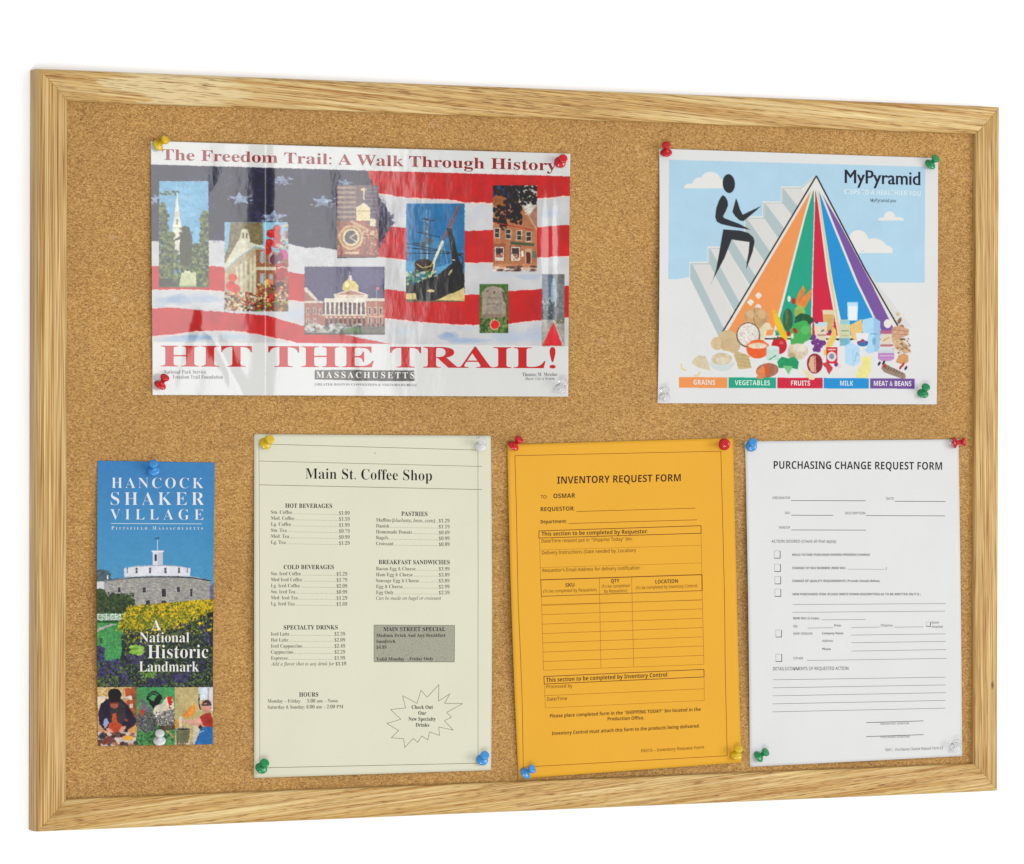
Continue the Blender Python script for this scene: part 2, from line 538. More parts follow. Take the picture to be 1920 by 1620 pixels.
    def photo(s, x0, y0, x1, y1, amp=0.7, grain=0.10):
        """film look for a printed photograph: ragged small-scale edges and grain"""
        i0, i1 = max(0, int((x0 - s.x0) * s.S)), min(s.w, int((x1 - s.x0) * s.S) + 1)
        j0, j1 = max(0, int((y0 - s.y0) * s.S)), min(s.h, int((y1 - s.y0) * s.S) + 1)
        s.seed += 3
        h, w = j1 - j0, i1 - i0
        dx = (vnoise(h, w, 2.2 * s.S, 2, s.seed) - .5) * 2 * amp * s.S * 2
        dy = (vnoise(h, w, 2.2 * s.S, 2, s.seed + 99) - .5) * 2 * amp * s.S * 2
        jj, ii = np.mgrid[0:h, 0:w]
        sub = s.a[j0:j1, i0:i1]
        sub = sub[np.clip((jj + dy).round().astype(int), 0, h - 1), np.clip((ii + dx).round().astype(int), 0, w - 1)]
        gn = (vnoise(h, w, 1.6 * s.S, 2, s.seed + 7) - .5) * 2 + (vnoise(h, w, 9 * s.S, 2, s.seed + 8) - .5) * 1.4
        s.a[j0:j1, i0:i1] = np.clip(sub * (1 + grain * gn)[..., None] + grain * 26 * (vnoise(h, w, 1.3 * s.S, 1, s.seed + 9) - .5)[..., None], 0, 255)

    def sample(s, px, py):
        a = s.a
        p = np.pad(a, ((1, 1), (1, 1), (0, 0)), mode='edge')
        b = (p[:-2] + 2 * p[1:-1] + p[2:]) / 4
        b = (b[:, :-2] + 2 * b[:, 1:-1] + b[:, 2:]) / 4
        u = np.clip((px - s.x0) * s.S - 0.5, 0, s.w - 1.001); v = np.clip((py - s.y0) * s.S - 0.5, 0, s.h - 1.001)
        i = u.astype(int); j = v.astype(int); fu = (u - i)[:, None]; fv = (v - j)[:, None]
        i1 = np.minimum(i + 1, s.w - 1); j1 = np.minimum(j + 1, s.h - 1)
        c = (b[j, i] * (1 - fu) + b[j, i1] * fu) * (1 - fv) + (b[j1, i] * (1 - fu) + b[j1, i1] * fu) * fv
        return alb(np.clip(c, 0, 255))


# ------------------------------------------------------------------ sheets of paper
class Sheet:
    def __init__(s, name, label, cat, corners, h, mat, paper, lift=0.0004, bow=(0, 0, 0, 0), group=None):
        s.c = corners; s.hf = h; s.mat = mat; s.paper = paper; s.bow = bow; s.lift = lift
        ctr = at([sum(p[0] for p in corners) / 4], [sum(p[1] for p in corners) / 4], [CORK_Y])[0]
        s.o = empty(name, tuple(ctr)); s.ctr = ctr
        tag(s.o, label, cat, group)

    def y(s, px, py, off=0.0):
        return CORK_Y - s.lift - s.hf(np.asarray(px, float), np.asarray(py, float)) - off

    def pos(s, px, py, off=0.0):
        return at(px, py, s.y(px, py, off)) - s.ctr[None, :]

    def grid(s, nx, ny, canvas=None, regions=()):
        u, v = np.meshgrid(np.linspace(0, 1, nx), np.linspace(0, 1, ny))
        (ax, ay), (bx, by), (cx_, cy_), (dx, dy) = s.c
        px = (ax * (1 - u) + bx * u) * (1 - v) + (dx * (1 - u) + cx_ * u) * v
        py = (ay * (1 - u) + by * u) * (1 - v) + (dy * (1 - u) + cy_ * u) * v
        bl, br, bt, bb = s.bow
        px = px + 4 * v * (1 - v) * (bl * (1 - u) + br * u)
        py = py + 4 * u * (1 - u) * (bt * (1 - v) + bb * v)
        px = px.ravel(); py = py.ravel()
        V = s.pos(px, py)
        if canvas is None: C = np.tile(alb(s.paper), (len(V), 1))
        else: C = canvas.sample(px, py)
        idx = np.arange(nx * ny).reshape(ny, nx)
        F = np.stack([idx[:-1, :-1], idx[1:, :-1], idx[1:, 1:], idx[:-1, 1:]], -1).reshape(-1, 4)
        fx = px[F].mean(1); fy = py[F].mean(1)
        reg = np.zeros(len(F), int)
        for k, (nm, f) in enumerate(regions):
            reg[f(fx, fy)] = k + 1
        for k, nm in enumerate(['sheet'] + [r[0] for r in regions]):
            Fk = F[reg == k]
            if len(Fk) == 0: continue
            if k == 0:
                # paper edge: a thin skirt gives the sheet its thickness, plus a back
                ring = np.concatenate([idx[0, :], idx[1:, -1], idx[-1, -2::-1], idx[-2:0:-1, 0]])
                Vb = V[ring] + np.array([0, 0.00022, 0])
                nb = len(V)
                VV = np.concatenate([V, Vb]); CC = np.concatenate([C, np.tile(alb(s.paper), (len(ring), 1))])
                r2 = np.roll(ring, -1); q = nb + np.arange(len(ring)); q2 = np.roll(q, -1)
                Fk = np.concatenate([Fk, np.stack([ring, r2, q2, q], -1)])
            else: VV, CC = V, C
            used, inv = np.unique(Fk, return_inverse=True)
            lab = nm.split('|')
            o = mesh_np(lab[0], VV[used], inv.reshape(Fk.shape), s.mat, s.o, CC[used])
            if len(lab) > 1: o['label'] = lab[1]
        return s


def mfont(t, up, lo, dg):
    o = ''
    for c in t:
        if 'A' <= c <= 'Z': o += chr(up + ord(c) - 65)
        elif 'a' <= c <= 'z':
            if lo == 0x1D44E and c == 'h': o += '\u210E'
            else: o += chr(lo + ord(c) - 97)
        elif c.isdigit() and dg: o += chr(dg + ord(c) - 48)
        else: o += c
    return o


FONTS = {   # (upper, lower, digits, offset, cap height)
    'serifb': (0x1D400, 0x1D41A, 0x1D7CE, 0.0), 'serif': (0x1D400, 0x1D41A, 0x1D7CE, -0.009),
    'serifi': (0x1D434, 0x1D44E, 0x1D7CE, 0.0), 'sans': (0x1D5A0, 0x1D5BA, 0x1D7E2, 0.004),
    'sansb': (0x1D5D4, 0x1D5EE, 0x1D7EC, -0.005), 'serift': (0x1D400, 0x1D41A, 0x1D7CE, -0.013), 'hum': (None, None, None, 0.0)}
_cap = {}


def text_mesh(t, font, space=1.0, res=2):
    up, lo, dg, off = FONTS[font]
    cu = bpy.data.curves.new('lettering', 'FONT')
    cu.body = t if up is None else mfont(t, up, lo, dg)
    cu.size = 1.0; cu.offset = off; cu.space_character = space; cu.resolution_u = res
    o = bpy.data.objects.new('lettering', cu)
    me = o.to_mesh()
    n = len(me.vertices)
    V = np.empty(n * 3, np.float32); me.vertices.foreach_get('co', V)
    me.calc_loop_triangles()
    Tn = np.empty(len(me.loop_triangles) * 3, np.int32); me.loop_triangles.foreach_get('vertices', Tn)
    o.to_mesh_clear()
    bpy.data.objects.remove(o); bpy.data.curves.remove(cu)
    return V.reshape(-1, 3)[:, :2].astype(float), Tn.reshape(-1, 3)


def cap_h(font):
    if font not in _cap:
        V, _ = text_mesh('H', font); _cap[font] = V[:, 1].max()
    return _cap[font]


class Ink:
    def __init__(s, sheet, q=(0, 0, 1), off=0.00008):
        s.s = sheet; s.q = q; s.P = []; s.F = []; s.C = []; s.Z = []; s.dz = 0.0; s.n = 0; s.off = off; s.fine = 4.0 if sheet.mat is M_GLOSS else 12.0

    def add(s, P, F, col):
        s.P.append(P); s.F.append(F + s.n); s.C.append(np.tile(alb(col), (len(P), 1))); s.Z.append(np.full(len(P), s.dz)); s.n += len(P)

    def text(s, t, x0, y0, x1, y1, cap, col, font='serif', q=None, track=False, up=(0, -1), res=2, heavy=0.0):
        ox, oy, k = q or s.q
        if heavy:
            for d in (-heavy, -heavy / 2, heavy / 2, heavy):
                s.dz += 0.00003
                s.text(t, x0 + d, y0, x1 + d, y1, cap, col, font, q, track, up, res)
            s.dz = 0.0
        x0, y0, x1, y1, cap = ox + x0 / k, oy + y0 / k, ox + x1 / k, oy + y1 / k, cap / k
        L = math.hypot(x1 - x0, y1 - y0)
        if max(col) < 185: col = tuple(v * (0.74 if cap < 10 else 0.8) for v in col)
        sc = cap / cap_h(font)
        if track:
            V1, _ = text_mesh(t, font, 1.0, 1); V2, _ = text_mesh(t, font, 2.0, 1)
            w1, w2 = np.ptp(V1[:, 0]) * sc, np.ptp(V2[:, 0]) * sc
            sp = 1 + (L - w1) / max(w2 - w1, 1e-6)
            V, F = text_mesh(t, font, sp, res)
        else:
            V, F = text_mesh(t, font, 1.0, res)
        V[:, 0] -= V[:, 0].min()
        sxn = L / max(V[:, 0].max(), 1e-6)
        ex, ey = (x1 - x0) / L, (y1 - y0) / L
        P = np.stack([x0 + V[:, 0] * sxn * ex + V[:, 1] * sc * up[0], y0 + V[:, 0] * sxn * ey + V[:, 1] * sc * up[1]], 1)
        s.add(P, F, col)

    def line(s, x0, y0, x1, y1, w, col, q=None):
        """w in photo pixels"""
        ox, oy, k = q or s.q
        x0, y0, x1, y1 = ox + x0 / k, oy + y0 / k, ox + x1 / k, oy + y1 / k
        L = math.hypot(x1 - x0, y1 - y0)
        if max(col) < 185: col = tuple(v * 0.94 for v in col)
        n = max(1, int(L / 12))
        t = np.linspace(0, 1, n + 1)
        nx, ny = -(y1 - y0) / L * w / 2, (x1 - x0) / L * w / 2
        a = np.stack([x0 + (x1 - x0) * t + nx, y0 + (y1 - y0) * t + ny], 1)
        b = np.stack([x0 + (x1 - x0) * t - nx, y0 + (y1 - y0) * t - ny], 1)
        i = np.arange(n)
        F = np.concatenate([np.stack([i, i + 1, i + n + 2], 1), np.stack([i, i + n + 2, i + n + 1], 1)])
        s.add(np.concatenate([a, b]), F, col)

    def pline(s, pts, w, col, q=None):
        for a, b in zip(pts[:-1], pts[1:]): s.line(*a, *b, w, col, q)

    def dots(s, x0, y0, x1, y1, col, q=None):
        ox, oy, k = q or s.q
        x0, y0, x1, y1 = ox + x0 / k, oy + y0 / k, ox + x1 / k, oy + y1 / k
        n = int((x1 - x0) / 2.3)
        for i in range(n):
            t = (i + 0.5) / n
            x = x0 + (x1 - x0) * t; y = y0 + (y1 - y0) * t; r = 0.42
            s.add(np.array([(x - r, y - r), (x + r, y - r), (x + r, y + r), (x - r, y + r)]), np.array([(0, 1, 2), (0, 2, 3)]), col)

    def build(s, name, label=None):
        P = np.concatenate(s.P); F = np.concatenate(s.F); C = np.concatenate(s.C); Z = np.concatenate(s.Z)
        for _ in range(6):                              # fine enough to follow the curl of the sheet
            e = [np.linalg.norm(P[F[:, i]] - P[F[:, (i + 1) % 3]], axis=1) for i in range(3)]
            E_ = np.stack(e, 1); big = E_.max(1) > s.fine
            if not big.any(): break
            B = F[big]; ar = np.arange(len(B)); kx = E_[big].argmax(1)
            a, b, c = B[ar, kx], B[ar, (kx + 1) % 3], B[ar, (kx + 2) % 3]
            m = len(P) + ar
            P = np.concatenate([P, (P[a] + P[b]) / 2]); C = np.concatenate([C, C[a]]); Z = np.concatenate([Z, Z[a]])
            F = np.concatenate([F[~big], np.stack([a, m, c], 1), np.stack([m, b, c], 1)])
        V = s.s.pos(P[:, 0], P[:, 1], s.off + Z)
        # keep every face turned to the room
        e1 = V[F[:, 1]] - V[F[:, 0]]; e2 = V[F[:, 2]] - V[F[:, 0]]
        bad = np.cross(e1, e2)[:, 1] > 0
        F[bad] = F[bad][:, ::-1]
        o = mesh_np(name, V, F, s.s.mat, s.s.o, C, smooth=True)
        if label: o['label'] = label
        s.P = []; s.F = []; s.C = []; s.Z = []; s.n = 0
        return o


# ------------------------------------------------------------------ flag poster
A = (260, 240, 4.571); B = (660, 240, 4.465); Cq = (260, 490, 4.571); D = (660, 490, 4.465)
WHT = (216, 216, 213)
cv = Canvas(278, 260, 1074, 748, WHT, 2)
NAVY = (34, 29, 56); RED = (190, 16, 28); PALE = (198, 198, 198)
LEFT, RIGHT = 270, 1080
ptop = [(LEFT, 308), (498, 314.4), (1067.6, 330.7), (RIGHT, 331)]
pbot = [(LEFT, 641.4), (500, 642.5), (675, 644), (1064, 649), (RIGHT, 649.2)]
cv.band(ptop, pbot, PALE, 0.0, tex=0.05, cell=26, seed=1)
# faint blue washes in the white stripes
for (x, y, rx, ry, c, a) in [(960, 395, 40, 8, (176, 184, 204), .5), (1030, 400, 18, 10, (170, 180, 205), .5), (900, 400, 20, 14, (190, 196, 206), .5), (990, 520, 30, 6, (165, 180, 206), .6),
                             (940, 515, 30, 8, (190, 198, 210), .5), (330, 562, 30, 10, (130, 155, 190), .7), (380, 560, 40, 9, (165, 182, 205), .8), (300, 565, 14, 12, (168, 182, 200), .7),
                             (450, 572, 40, 8, (185, 195, 208), .7), (370, 634, 40, 6, (120, 158, 196), .8), (330, 636, 40, 5, (160, 180, 205), .8), (440, 632, 30, 6, (170, 190, 208), .7),
                             (560, 590, 30, 12, (180, 194, 210), .7), (840, 630, 20, 9, (120, 150, 190), .6), (880, 640, 40, 6, (150, 172, 205), .7), (960, 632, 50, 12, (176, 190, 210), .7),
                             (760, 622, 26, 8, (190, 200, 212), .6), (1010, 625, 30, 14, (172, 186, 208), .6), (860, 615, 40, 4, (190, 198, 212), .6), (760, 400, 20, 10, (188, 190, 206), .5)]:
    for k in range(3):
        cv.ell(x + random.uniform(-5, 5), y + random.uniform(-2, 2), rx * (1 - .25 * k), ry * (1 - .25 * k), c, a * .45, 0.06, 5, wob=0.15)
# red stripes (torn paper edges: a pale fringe under each lower edge)
stripes = [
    ([(700, 300), (RIGHT, 300)], [(700, 361), (711.5, 363), (760.8, 370), (839, 374), (872.8, 379), (922, 380.6), (960, 378), (1007, 373), (1066, 366.5), (RIGHT, 366)], 680),
    ([(690, 425), (736, 424.8), (760.8, 427), (871.6, 432.6), (922, 431.5), (1007, 426), (1066, 422), (RIGHT, 421)], [(690, 479), (709, 481), (760.8, 487.5), (871.6, 493), (922, 492), (1007, 483), (1066, 479.6), (RIGHT, 479)], 690),
    ([(LEFT, 499), (391, 499), (540, 510), (569.6, 513.5), (640, 530), (721.6, 542.6), (759.7, 546), (871.6, 552.7), (898.5, 551.6), (953.4, 546), (1015, 541.5), (1066, 536), (RIGHT, 535)],
     [(LEFT, 543), (336, 542.5), (391, 543.6), (419.7, 545.8), (540, 562), (570.6, 565.5), (650, 585), (721.6, 596.4), (794, 604), (861.6, 608.7), (898.5, 608.7), (953.4, 606.5), (1015, 599.7), (1066, 595), (RIGHT, 594)], None),
    ([(LEFT, 579), (286, 578.6), (321, 576.4), (358.4, 580.8), (419.7, 585), (470, 589.5), (496, 590.6), (540, 602.7), (570.6, 611.4), (620, 622), (671, 633), (731.7, 644.5), (760, 650)],
     [(LEFT, 631), (286, 630), (325.6, 626.7), (365, 621), (413, 619), (457, 622), (496, 629), (540, 638.8), (562, 643.5), (600, 652), (700, 652), (760, 650)], None)]
for k, (t, b, xa) in enumerate(stripes):
    x1_ = 758 if k == 3 else None
    cv.band(t, [(x, y + 1.8) for x, y in b], (232, 200, 186), 2.4, 0.9, 0.08, x0=xa, x1=x1_, seed=20 + k)
    cv.band(t, b, RED, 1.6, 1.0, 0.10, 16, x0=xa, x1=x1_, seed=30 + k)
# canton
X = cv.X; r_edge = np.interp(np.arange(300, 500), [300, 330, 363, 400, 420, 440, 470, 500], [694, 690, 706, 731, 737, 722, 708, 706])
cant = [(280, 300), (684, 300)] + [(float(np.interp(y, np.arange(300, 500), r_edge)) + random.uniform(-2.5, 2.5), y) for y in range(318, 484, 3)] + [(632, 484), (632, 468.6), (600, 463), (575, 465), (540, 456.6), (500, 455), (470, 452), (419, 451), (391, 450), (340, 453), (286, 452), (280, 452)]
cv.poly(cant, NAVY, 1.0, 0.22, 22)
cv.specks(286, 310, 730, 452, 900, 2.2, [(66, 58, 88), (34, 30, 56), (84, 72, 96), (54, 50, 84)], 0.35, 2.2, inside=lambda x, y: x < 690)
for k in range(70):   # brushed lower right corner of the canton
    x = random.uniform(690, 738); y = random.uniform(340, 480)
    if x < np.interp(y, np.arange(300, 500), r_edge) + 4: cv.ell(x, y, random.uniform(2, 6), random.uniform(2, 5), random.choice([(72, 62, 96), (96, 88, 118), (50, 44, 76), (120, 112, 136)]), .5, wob=.3)
for (x, y, w, h, r) in [(1580, 630, 110, 55, 0.1), (1150, 765, 115, 52, .1), (870, 605, 110, 50, -.1), (1770, 468, 62, 24, .05), (1240, 450, 78, 42, -.1), (140, 610, 40, 50, 0.)]:
    px, py = A[0] + x / A[2], A[1] + y / A[2]
    pts = []
    for k in range(10):
        a = -math.pi / 2 + k * math.pi / 5 + r
        rr = 1.0 if k % 2 == 0 else 0.45
        rr *= random.uniform(.82, 1.12)
        pts.append((px + w / A[2] * rr * math.cos(a), py + h / A[2] * 1.2 * rr * math.sin(a)))
    cv.poly(pts, (150, 174, 196), .85, .2, 2)
    cv.specks(px - w / 5, py - h / 5.5, px + w / 5, py + h / 5.5, 16, 2.0, [(140, 164, 190), (70, 72, 100), (180, 196, 210)], .6, 1.8)
for k in range(170):   # brushed cloth of the canton
    x = random.uniform(290, 700); y = random.uniform(312, 468)
    if x < np.interp(y, np.arange(300, 500), r_edge) - 12 and y < 452 + (8 if x > 540 else 0):
        cv.ell(x, y, random.uniform(2, 9), random.uniform(3, 16), random.choice([(66, 58, 84), (28, 24, 48), (86, 76, 98), (52, 46, 78), (38, 34, 62)]), .22, wob=.3, rot=random.uniform(-.5, .5))
cv.specks(400, 320, 440, 370, 40, 3, [(20, 18, 30), (90, 84, 92), (30, 26, 44)], .5, .5)


cv.band([(LEFT, 250), (RIGHT, 250)], ptop, WHT, 0.0)
cv.band(pbot, [(LEFT, 760), (RIGHT, 760)], WHT, 0.0)


def start(x0, y0, x1, y1, q, base, tex=0.0, cell=4):
    cv.q = (0, 0, 1); cv.clip = (x0, y0, x1, y1)
    cv.rect(x0, y0, x1, y1, base, 1, tex, cell)
    cv.q = q


def stop():
    if cv.clip: cv.photo(*cv.clip, 0.45, 0.11)
    cv.q = (0, 0, 1); cv.clip = None


LEAF = [(70, 86, 40), (46, 60, 28), (104, 120, 56), (36, 44, 24), (130, 138, 78), (84, 98, 52)]
# church steeple and rider statue
start(298.3, 339.5, 391, 538.5, A, (110, 168, 200), 0.06, 30)
for k in range(14): cv.ell(random.uniform(330, 560), random.uniform(480, 760), random.uniform(30, 90), random.uniform(10, 30), (150, 196, 216), .18, wob=.2)
cv.poly([(322, 440), (328, 560), (312, 720), (292, 860), (290, 1010), (356, 1100), (372, 860), (348, 720), (332, 560)], (222, 218, 196), 1, .06, 4)
cv.poly([(312, 720), (348, 720), (356, 760), (306, 760)], (196, 190, 165)); cv.rect(300, 848, 366, 860, (180, 176, 156))
cv.poly([(322, 780), (338, 780), (338, 830), (322, 830)], (150, 140, 120))
for (xa, xb, ya, yb, nn) in [(176, 300, 900, 1400, 520), (176, 250, 640, 920, 160), (470, 604, 1000, 1400, 420), (530, 604, 720, 1010, 150), (260, 480, 1060, 1350, 380)]:
    cv.specks(xa, ya, xb, yb, nn, 16, LEAF, .85, inside=lambda x, y: x < 300 - (900 - y) * .35 or x > 530 - (y - 720) * .25 or y > 1040)
cv.specks(176, 540, 350, 570, 30, 8, LEAF, .8)
cv.poly([(370, 850), (392, 836), (410, 845), (436, 850), (440, 880), (456, 930), (462, 1010), (450, 1080), (440, 1180), (360, 1180), (352, 1090), (350, 1010), (356, 950), (300, 975), (296, 964), (352, 925), (374, 890)], (58, 58, 40), 1, .25, 3)
cv.specks(352, 860, 456, 1180, 60, 9, [(40, 42, 30), (90, 92, 66), (70, 70, 48)], .7)
cv.rect(176, 1290, 290, 1400, (38, 40, 28), .7, .3, 4)
cv.poly([(366, 1238), (490, 1238), (496, 1366), (346, 1366)], (190, 196, 150), 1, .08, 6); cv.rect(390, 1226, 440, 1240, (210, 214, 170))
cv.rect(176, 1352, 604, 1372, (90, 96, 50), .6, .3, 3)
stop()
# market hall, balloons and crowd
start(420.8, 416.5, 540.2, 583.5, A, (132, 182, 208), 0.05, 20)
cv.poly([(735, 1500), (735, 810), (800, 808), (780, 900), (770, 1060), (740, 1140)], (128, 176, 206))
cv.poly([(790, 808), (1062, 808), (1068, 1000), (860, 1010), (740, 1200), (735, 1110), (770, 1000)], (120, 108, 70), 1, .3, 5)
cv.poly([(1066, 812), (1190, 812), (1100, 900), (1080, 960)], (140, 192, 214))
cv.poly([(880, 870), (905, 862), (935, 872), (955, 960), (950, 1000), (850, 1100), (860, 960), (876, 900)], (208, 204, 178), 1, .06, 4)
cv.rect(888, 898, 902, 946, (120, 110, 84)); cv.rect(918, 898, 932, 946, (120, 110, 84))
cv.poly([(860, 955), (1100, 1020), (1110, 1040), (1000, 1010), (860, 1100), (735, 1215), (735, 1170)], (212, 208, 180))
cv.poly([(1000, 1020), (1110, 1050), (1285, 1080), (1285, 1560), (1010, 1560), (880, 1560), (735, 1560), (735, 1235), (860, 1110)], (176, 160, 124), 1, .15, 5)
cv.poly([(1005, 1040), (1100, 1055), (1285, 1090), (1285, 1560), (1010, 1560)], (152, 92, 58), 1, .15, 4)
for xx in (830, 870, 910, 950, 985): cv.poly([(xx, 1100 + (985 - xx) * .6), (xx + 20, 1090 + (985 - xx) * .6), (xx + 22, 1500), (xx, 1500)], (206, 200, 170), .9)
cv.rect(1000, 1190, 1285, 1218, (206, 200, 176))
cv.poly([(735, 1450), (900, 1290), (1010, 1200), (1010, 1230), (900, 1330), (735, 1500)], (206, 200, 170), .9)
for xx in (1040, 1115, 1190):
    for yy in (1055, 1245): cv.rect(xx, yy + (xx - 1040) * .12, xx + 38, yy + 100 + (xx - 1040) * .12, (150, 164, 170)); cv.rect(xx + 17, yy, xx + 20, yy + 110, (220, 214, 190))
q2 = (260, 490, 4.571)
cv.specks(1180, 830, 1275, 1060, 50, 14, [(180, 130, 90), (210, 190, 150), (120, 80, 60)], .7)
for (x, y, rx, ry) in [(1185, 870, 34, 40), (1140, 905, 45, 38), (1190, 935, 32, 38), (1120, 985, 36, 36), (1180, 985, 36, 44), (1110, 1040, 30, 48), (1225, 1190, 34, 38), (1245, 1255, 34, 30), (1210, 1250, 30, 26)]:
    cv.ell(x, y, rx, ry, (190, 34, 26), 1, .2, 3); cv.ell(x - rx * .2, y - ry * .35, rx * .35, ry * .25, (226, 96, 70), .7)
cv.ell(1160, 1130, 36, 44, (104, 34, 60), 1, .2, 3); cv.ell(1240, 1085, 40, 42, (206, 60, 130), 1, .2, 3); cv.ell(1215, 1105, 26, 40, (116, 44, 84))
cv.rect(1175, 990, 1220, 1020, (220, 200, 170), .7)
cv.poly([(1180, 1215), (1230, 1195), (1275, 1210), (1230, 1225)], (226, 214, 190))
cv.q = q2
cv.ell(1225, 60, 50, 44, (172, 30, 30), 1, .3, 3); cv.line([(1190, 60), (1230, 45), (1270, 60)], 9, (222, 210, 190)); cv.ell(1210, 130, 44, 40, (150, 26, 32), 1, .3, 3); cv.ell(1215, 215, 46, 44, (70, 28, 44), 1, .3, 3)
cv.ell(808, 140, 36, 34, (214, 70, 52), 1, .15, 3); cv.ell(790, 210, 40, 40, (208, 56, 46), 1, .2, 3); cv.ell(830, 240, 42, 44, (214, 66, 50), 1, .2, 3); cv.ell(815, 290, 30, 24, (196, 60, 46)); cv.ell(885, 340, 24, 30, (206, 80, 60), .9)
cv.ell(1105, 190, 30, 36, (226, 190, 96), .9); cv.ell(1130, 180, 20, 30, (224, 120, 90), .9)
cv.specks(735, 270, 1280, 425, 520, 12, [(206, 190, 150), (180, 50, 40), (60, 44, 30), (90, 96, 50), (216, 196, 120), (120, 70, 44), (222, 214, 196), (40, 30, 26), (196, 120, 60)], .9)
cv.specks(1000, 200, 1280, 330, 160, 11, [(206, 170, 110), (180, 50, 40), (60, 44, 30), (90, 106, 50), (216, 196, 120), (120, 50, 44)], .85)
cv.poly([(1115, 280), (1150, 270), (1175, 400), (1120, 400)], (196, 40, 26), .9, .2, 3)
cv.specks(1000, 340, 1280, 425, 150, 13, [(50, 40, 24), (60, 80, 30), (110, 110, 40), (180, 160, 60), (150, 30, 26)], .9)
stop()
# clock gable
start(632.4, 346.8, 709.8, 481.5, A, (120, 96, 92), 0.12, 4)
for xx in range(1740, 2080, 46): cv.rect(xx, 490, xx + 7, 790, (92, 80, 96))
for yy in range(500, 790, 42): cv.rect(1700, yy, 1860, yy + 20, (168, 146, 128), .85, .1, 3)
cv.q = B
cv.rect(110, 480, 222, 770, (92, 82, 100), .8, .2, 4)
for yy in range(495, 720, 34): cv.rect(112, yy, 222, yy + 9, (150, 134, 136), .6)
cv.rect(94, 500, 104, 600, (214, 200, 170)); cv.ell(99, 515, 26, 10, (210, 190, 150)); cv.poly([(40, 665), (98, 625), (150, 665)], (226, 212, 178)); cv.rect(36, 662, 152, 775, (222, 204, 160), 1, .08, 4); cv.rect(50, 690, 140, 700, (190, 168, 120)); cv.rect(150, 760, 196, 825, (214, 204, 176))
cv.q = A
cv.poly([(1700, 790), (1745, 800), (1900, 800), (2060, 870), (2060, 1110), (1700, 1110)], (150, 92, 76), 1, .2, 4)
cv.q = B
cv.rect(-40, 775, 120, 830, (160, 96, 78), 1, .1, 3)
cv.poly([(-20, 780), (0, 770), (222, 890), (222, 925), (0, 800)], (196, 158, 124))
cv.specks(60, 850, 222, 930, 60, 9, [(214, 184, 150), (120, 70, 56)], .8); cv.specks(-125, 880, 222, 1075, 120, 9, [(198, 162, 130), (128, 74, 60), (176, 116, 92)], .8)
cv.ell(-8, 915, 104, 104, (206, 176, 128)); cv.ell(-8, 915, 84, 86, (166, 124, 88)); cv.ell(-8, 915, 72, 74, (214, 196, 156)); cv.ell(-8, 915, 54, 56, (92, 82, 84), 1, .15, 3)
cv.line([(-20, 915), (40, 880)], 7, (226, 214, 180)); cv.line([(-20, 915), (36, 950)], 7, (226, 214, 180))
cv.rect(-60, 1035, 60, 1055, (206, 176, 140)); cv.rect(-125, 1060, 222, 1085, (128, 70, 58), .8, .2, 3)
stop()
# state house with golden dome
start(570.8, 500.2, 721, 627.4, Cq, (64, 56, 96), 0.14, 5)
cv.ell(1960, 140, 180, 90, (96, 92, 132), .4, wob=.2)
cv.poly([(1420, 226), (1440, 222), (1540, 335), (1420, 335)], (206, 196, 180)); cv.poly([(1420, 250), (1520, 340), (1420, 400)], (150, 96, 80))
cv.rect(1420, 345, 1600, 640, (158, 100, 84), 1, .2, 4)
cv.poly([(1745, 250), (1750, 195), (1775, 165), (1810, 158), (1850, 170), (1880, 205), (1884, 255)], (206, 186, 108), 1, .1, 5)
cv.ell(1785, 200, 18, 26, (236, 226, 170), .8)
cv.rect(1798, 120, 1826, 165, (216, 206, 180)); cv.line([(1810, 85), (1810, 125)], 6, (210, 196, 150)); cv.rect(1790, 148, 1836, 158, (214, 204, 180))
cv.poly([(1680, 285), (1815, 245), (1960, 285)], (170, 120, 96)); cv.line([(1672, 288), (1815, 243), (1968, 288)], 9, (222, 212, 194)); cv.rect(1676, 285, 1965, 318, (208, 192, 172), 1, .15, 3)
cv.rect(1590, 318, 2140, 352, (220, 212, 196))
cv.rect(1580, 352, 2150, 460, (84, 62, 62), 1, .3, 4)
for k in range(15): cv.rect(1596 + k * 38, 352, 1610 + k * 38, 460, (222, 214, 198))
cv.rect(1420, 340, 1580, 356, (206, 196, 180)); cv.rect(1570, 455, 2160, 468, (214, 204, 188))
cv.rect(1560, 466, 2190, 580, (160, 98, 76), 1, .15, 4)
for k in range(15): cv.rect(1600 + k * 40, 480, 1622 + k * 40, 560, (70, 46, 46)); cv.ell(1611 + k * 40, 480, 11, 10, (206, 190, 168))
for (xx, yy) in [(1440, 400), (1500, 395), (1545, 400), (1440, 490), (1500, 490)]: cv.rect(xx, yy, xx + 20, yy + 60, (206, 198, 186)); cv.rect(xx + 4, yy + 5, xx + 16, yy + 55, (92, 80, 84))
cv.q = D
cv.rect(118, 330, 275, 520, (166, 100, 74), 1, .18, 4); cv.rect(110, 318, 275, 332, (216, 206, 190)); cv.rect(118, 455, 275, 464, (196, 170, 150))
for xx in (135, 180, 228):
    cv.rect(xx, 385, xx + 26, 445, (208, 198, 180)); cv.rect(xx + 4, 390, xx + 22, 440, (76, 62, 64)); cv.rect(xx, 470, xx + 26, 530, (204, 192, 172)); cv.rect(xx + 4, 474, xx + 22, 526, (80, 62, 62))
cv.rect(200, 220, 206, 615, (200, 190, 190)); cv.poly([(200, 218), (225, 215), (228, 238), (204, 242)], (200, 90, 110))
cv.rect(-250, 545, 275, 630, (98, 96, 84), 1, .25, 4)
cv.q = Cq
cv.specks(1425, 540, 1900, 620, 160, 14, [(206, 204, 200), (120, 124, 116), (60, 62, 56), (170, 172, 160)], .85, 1.8)
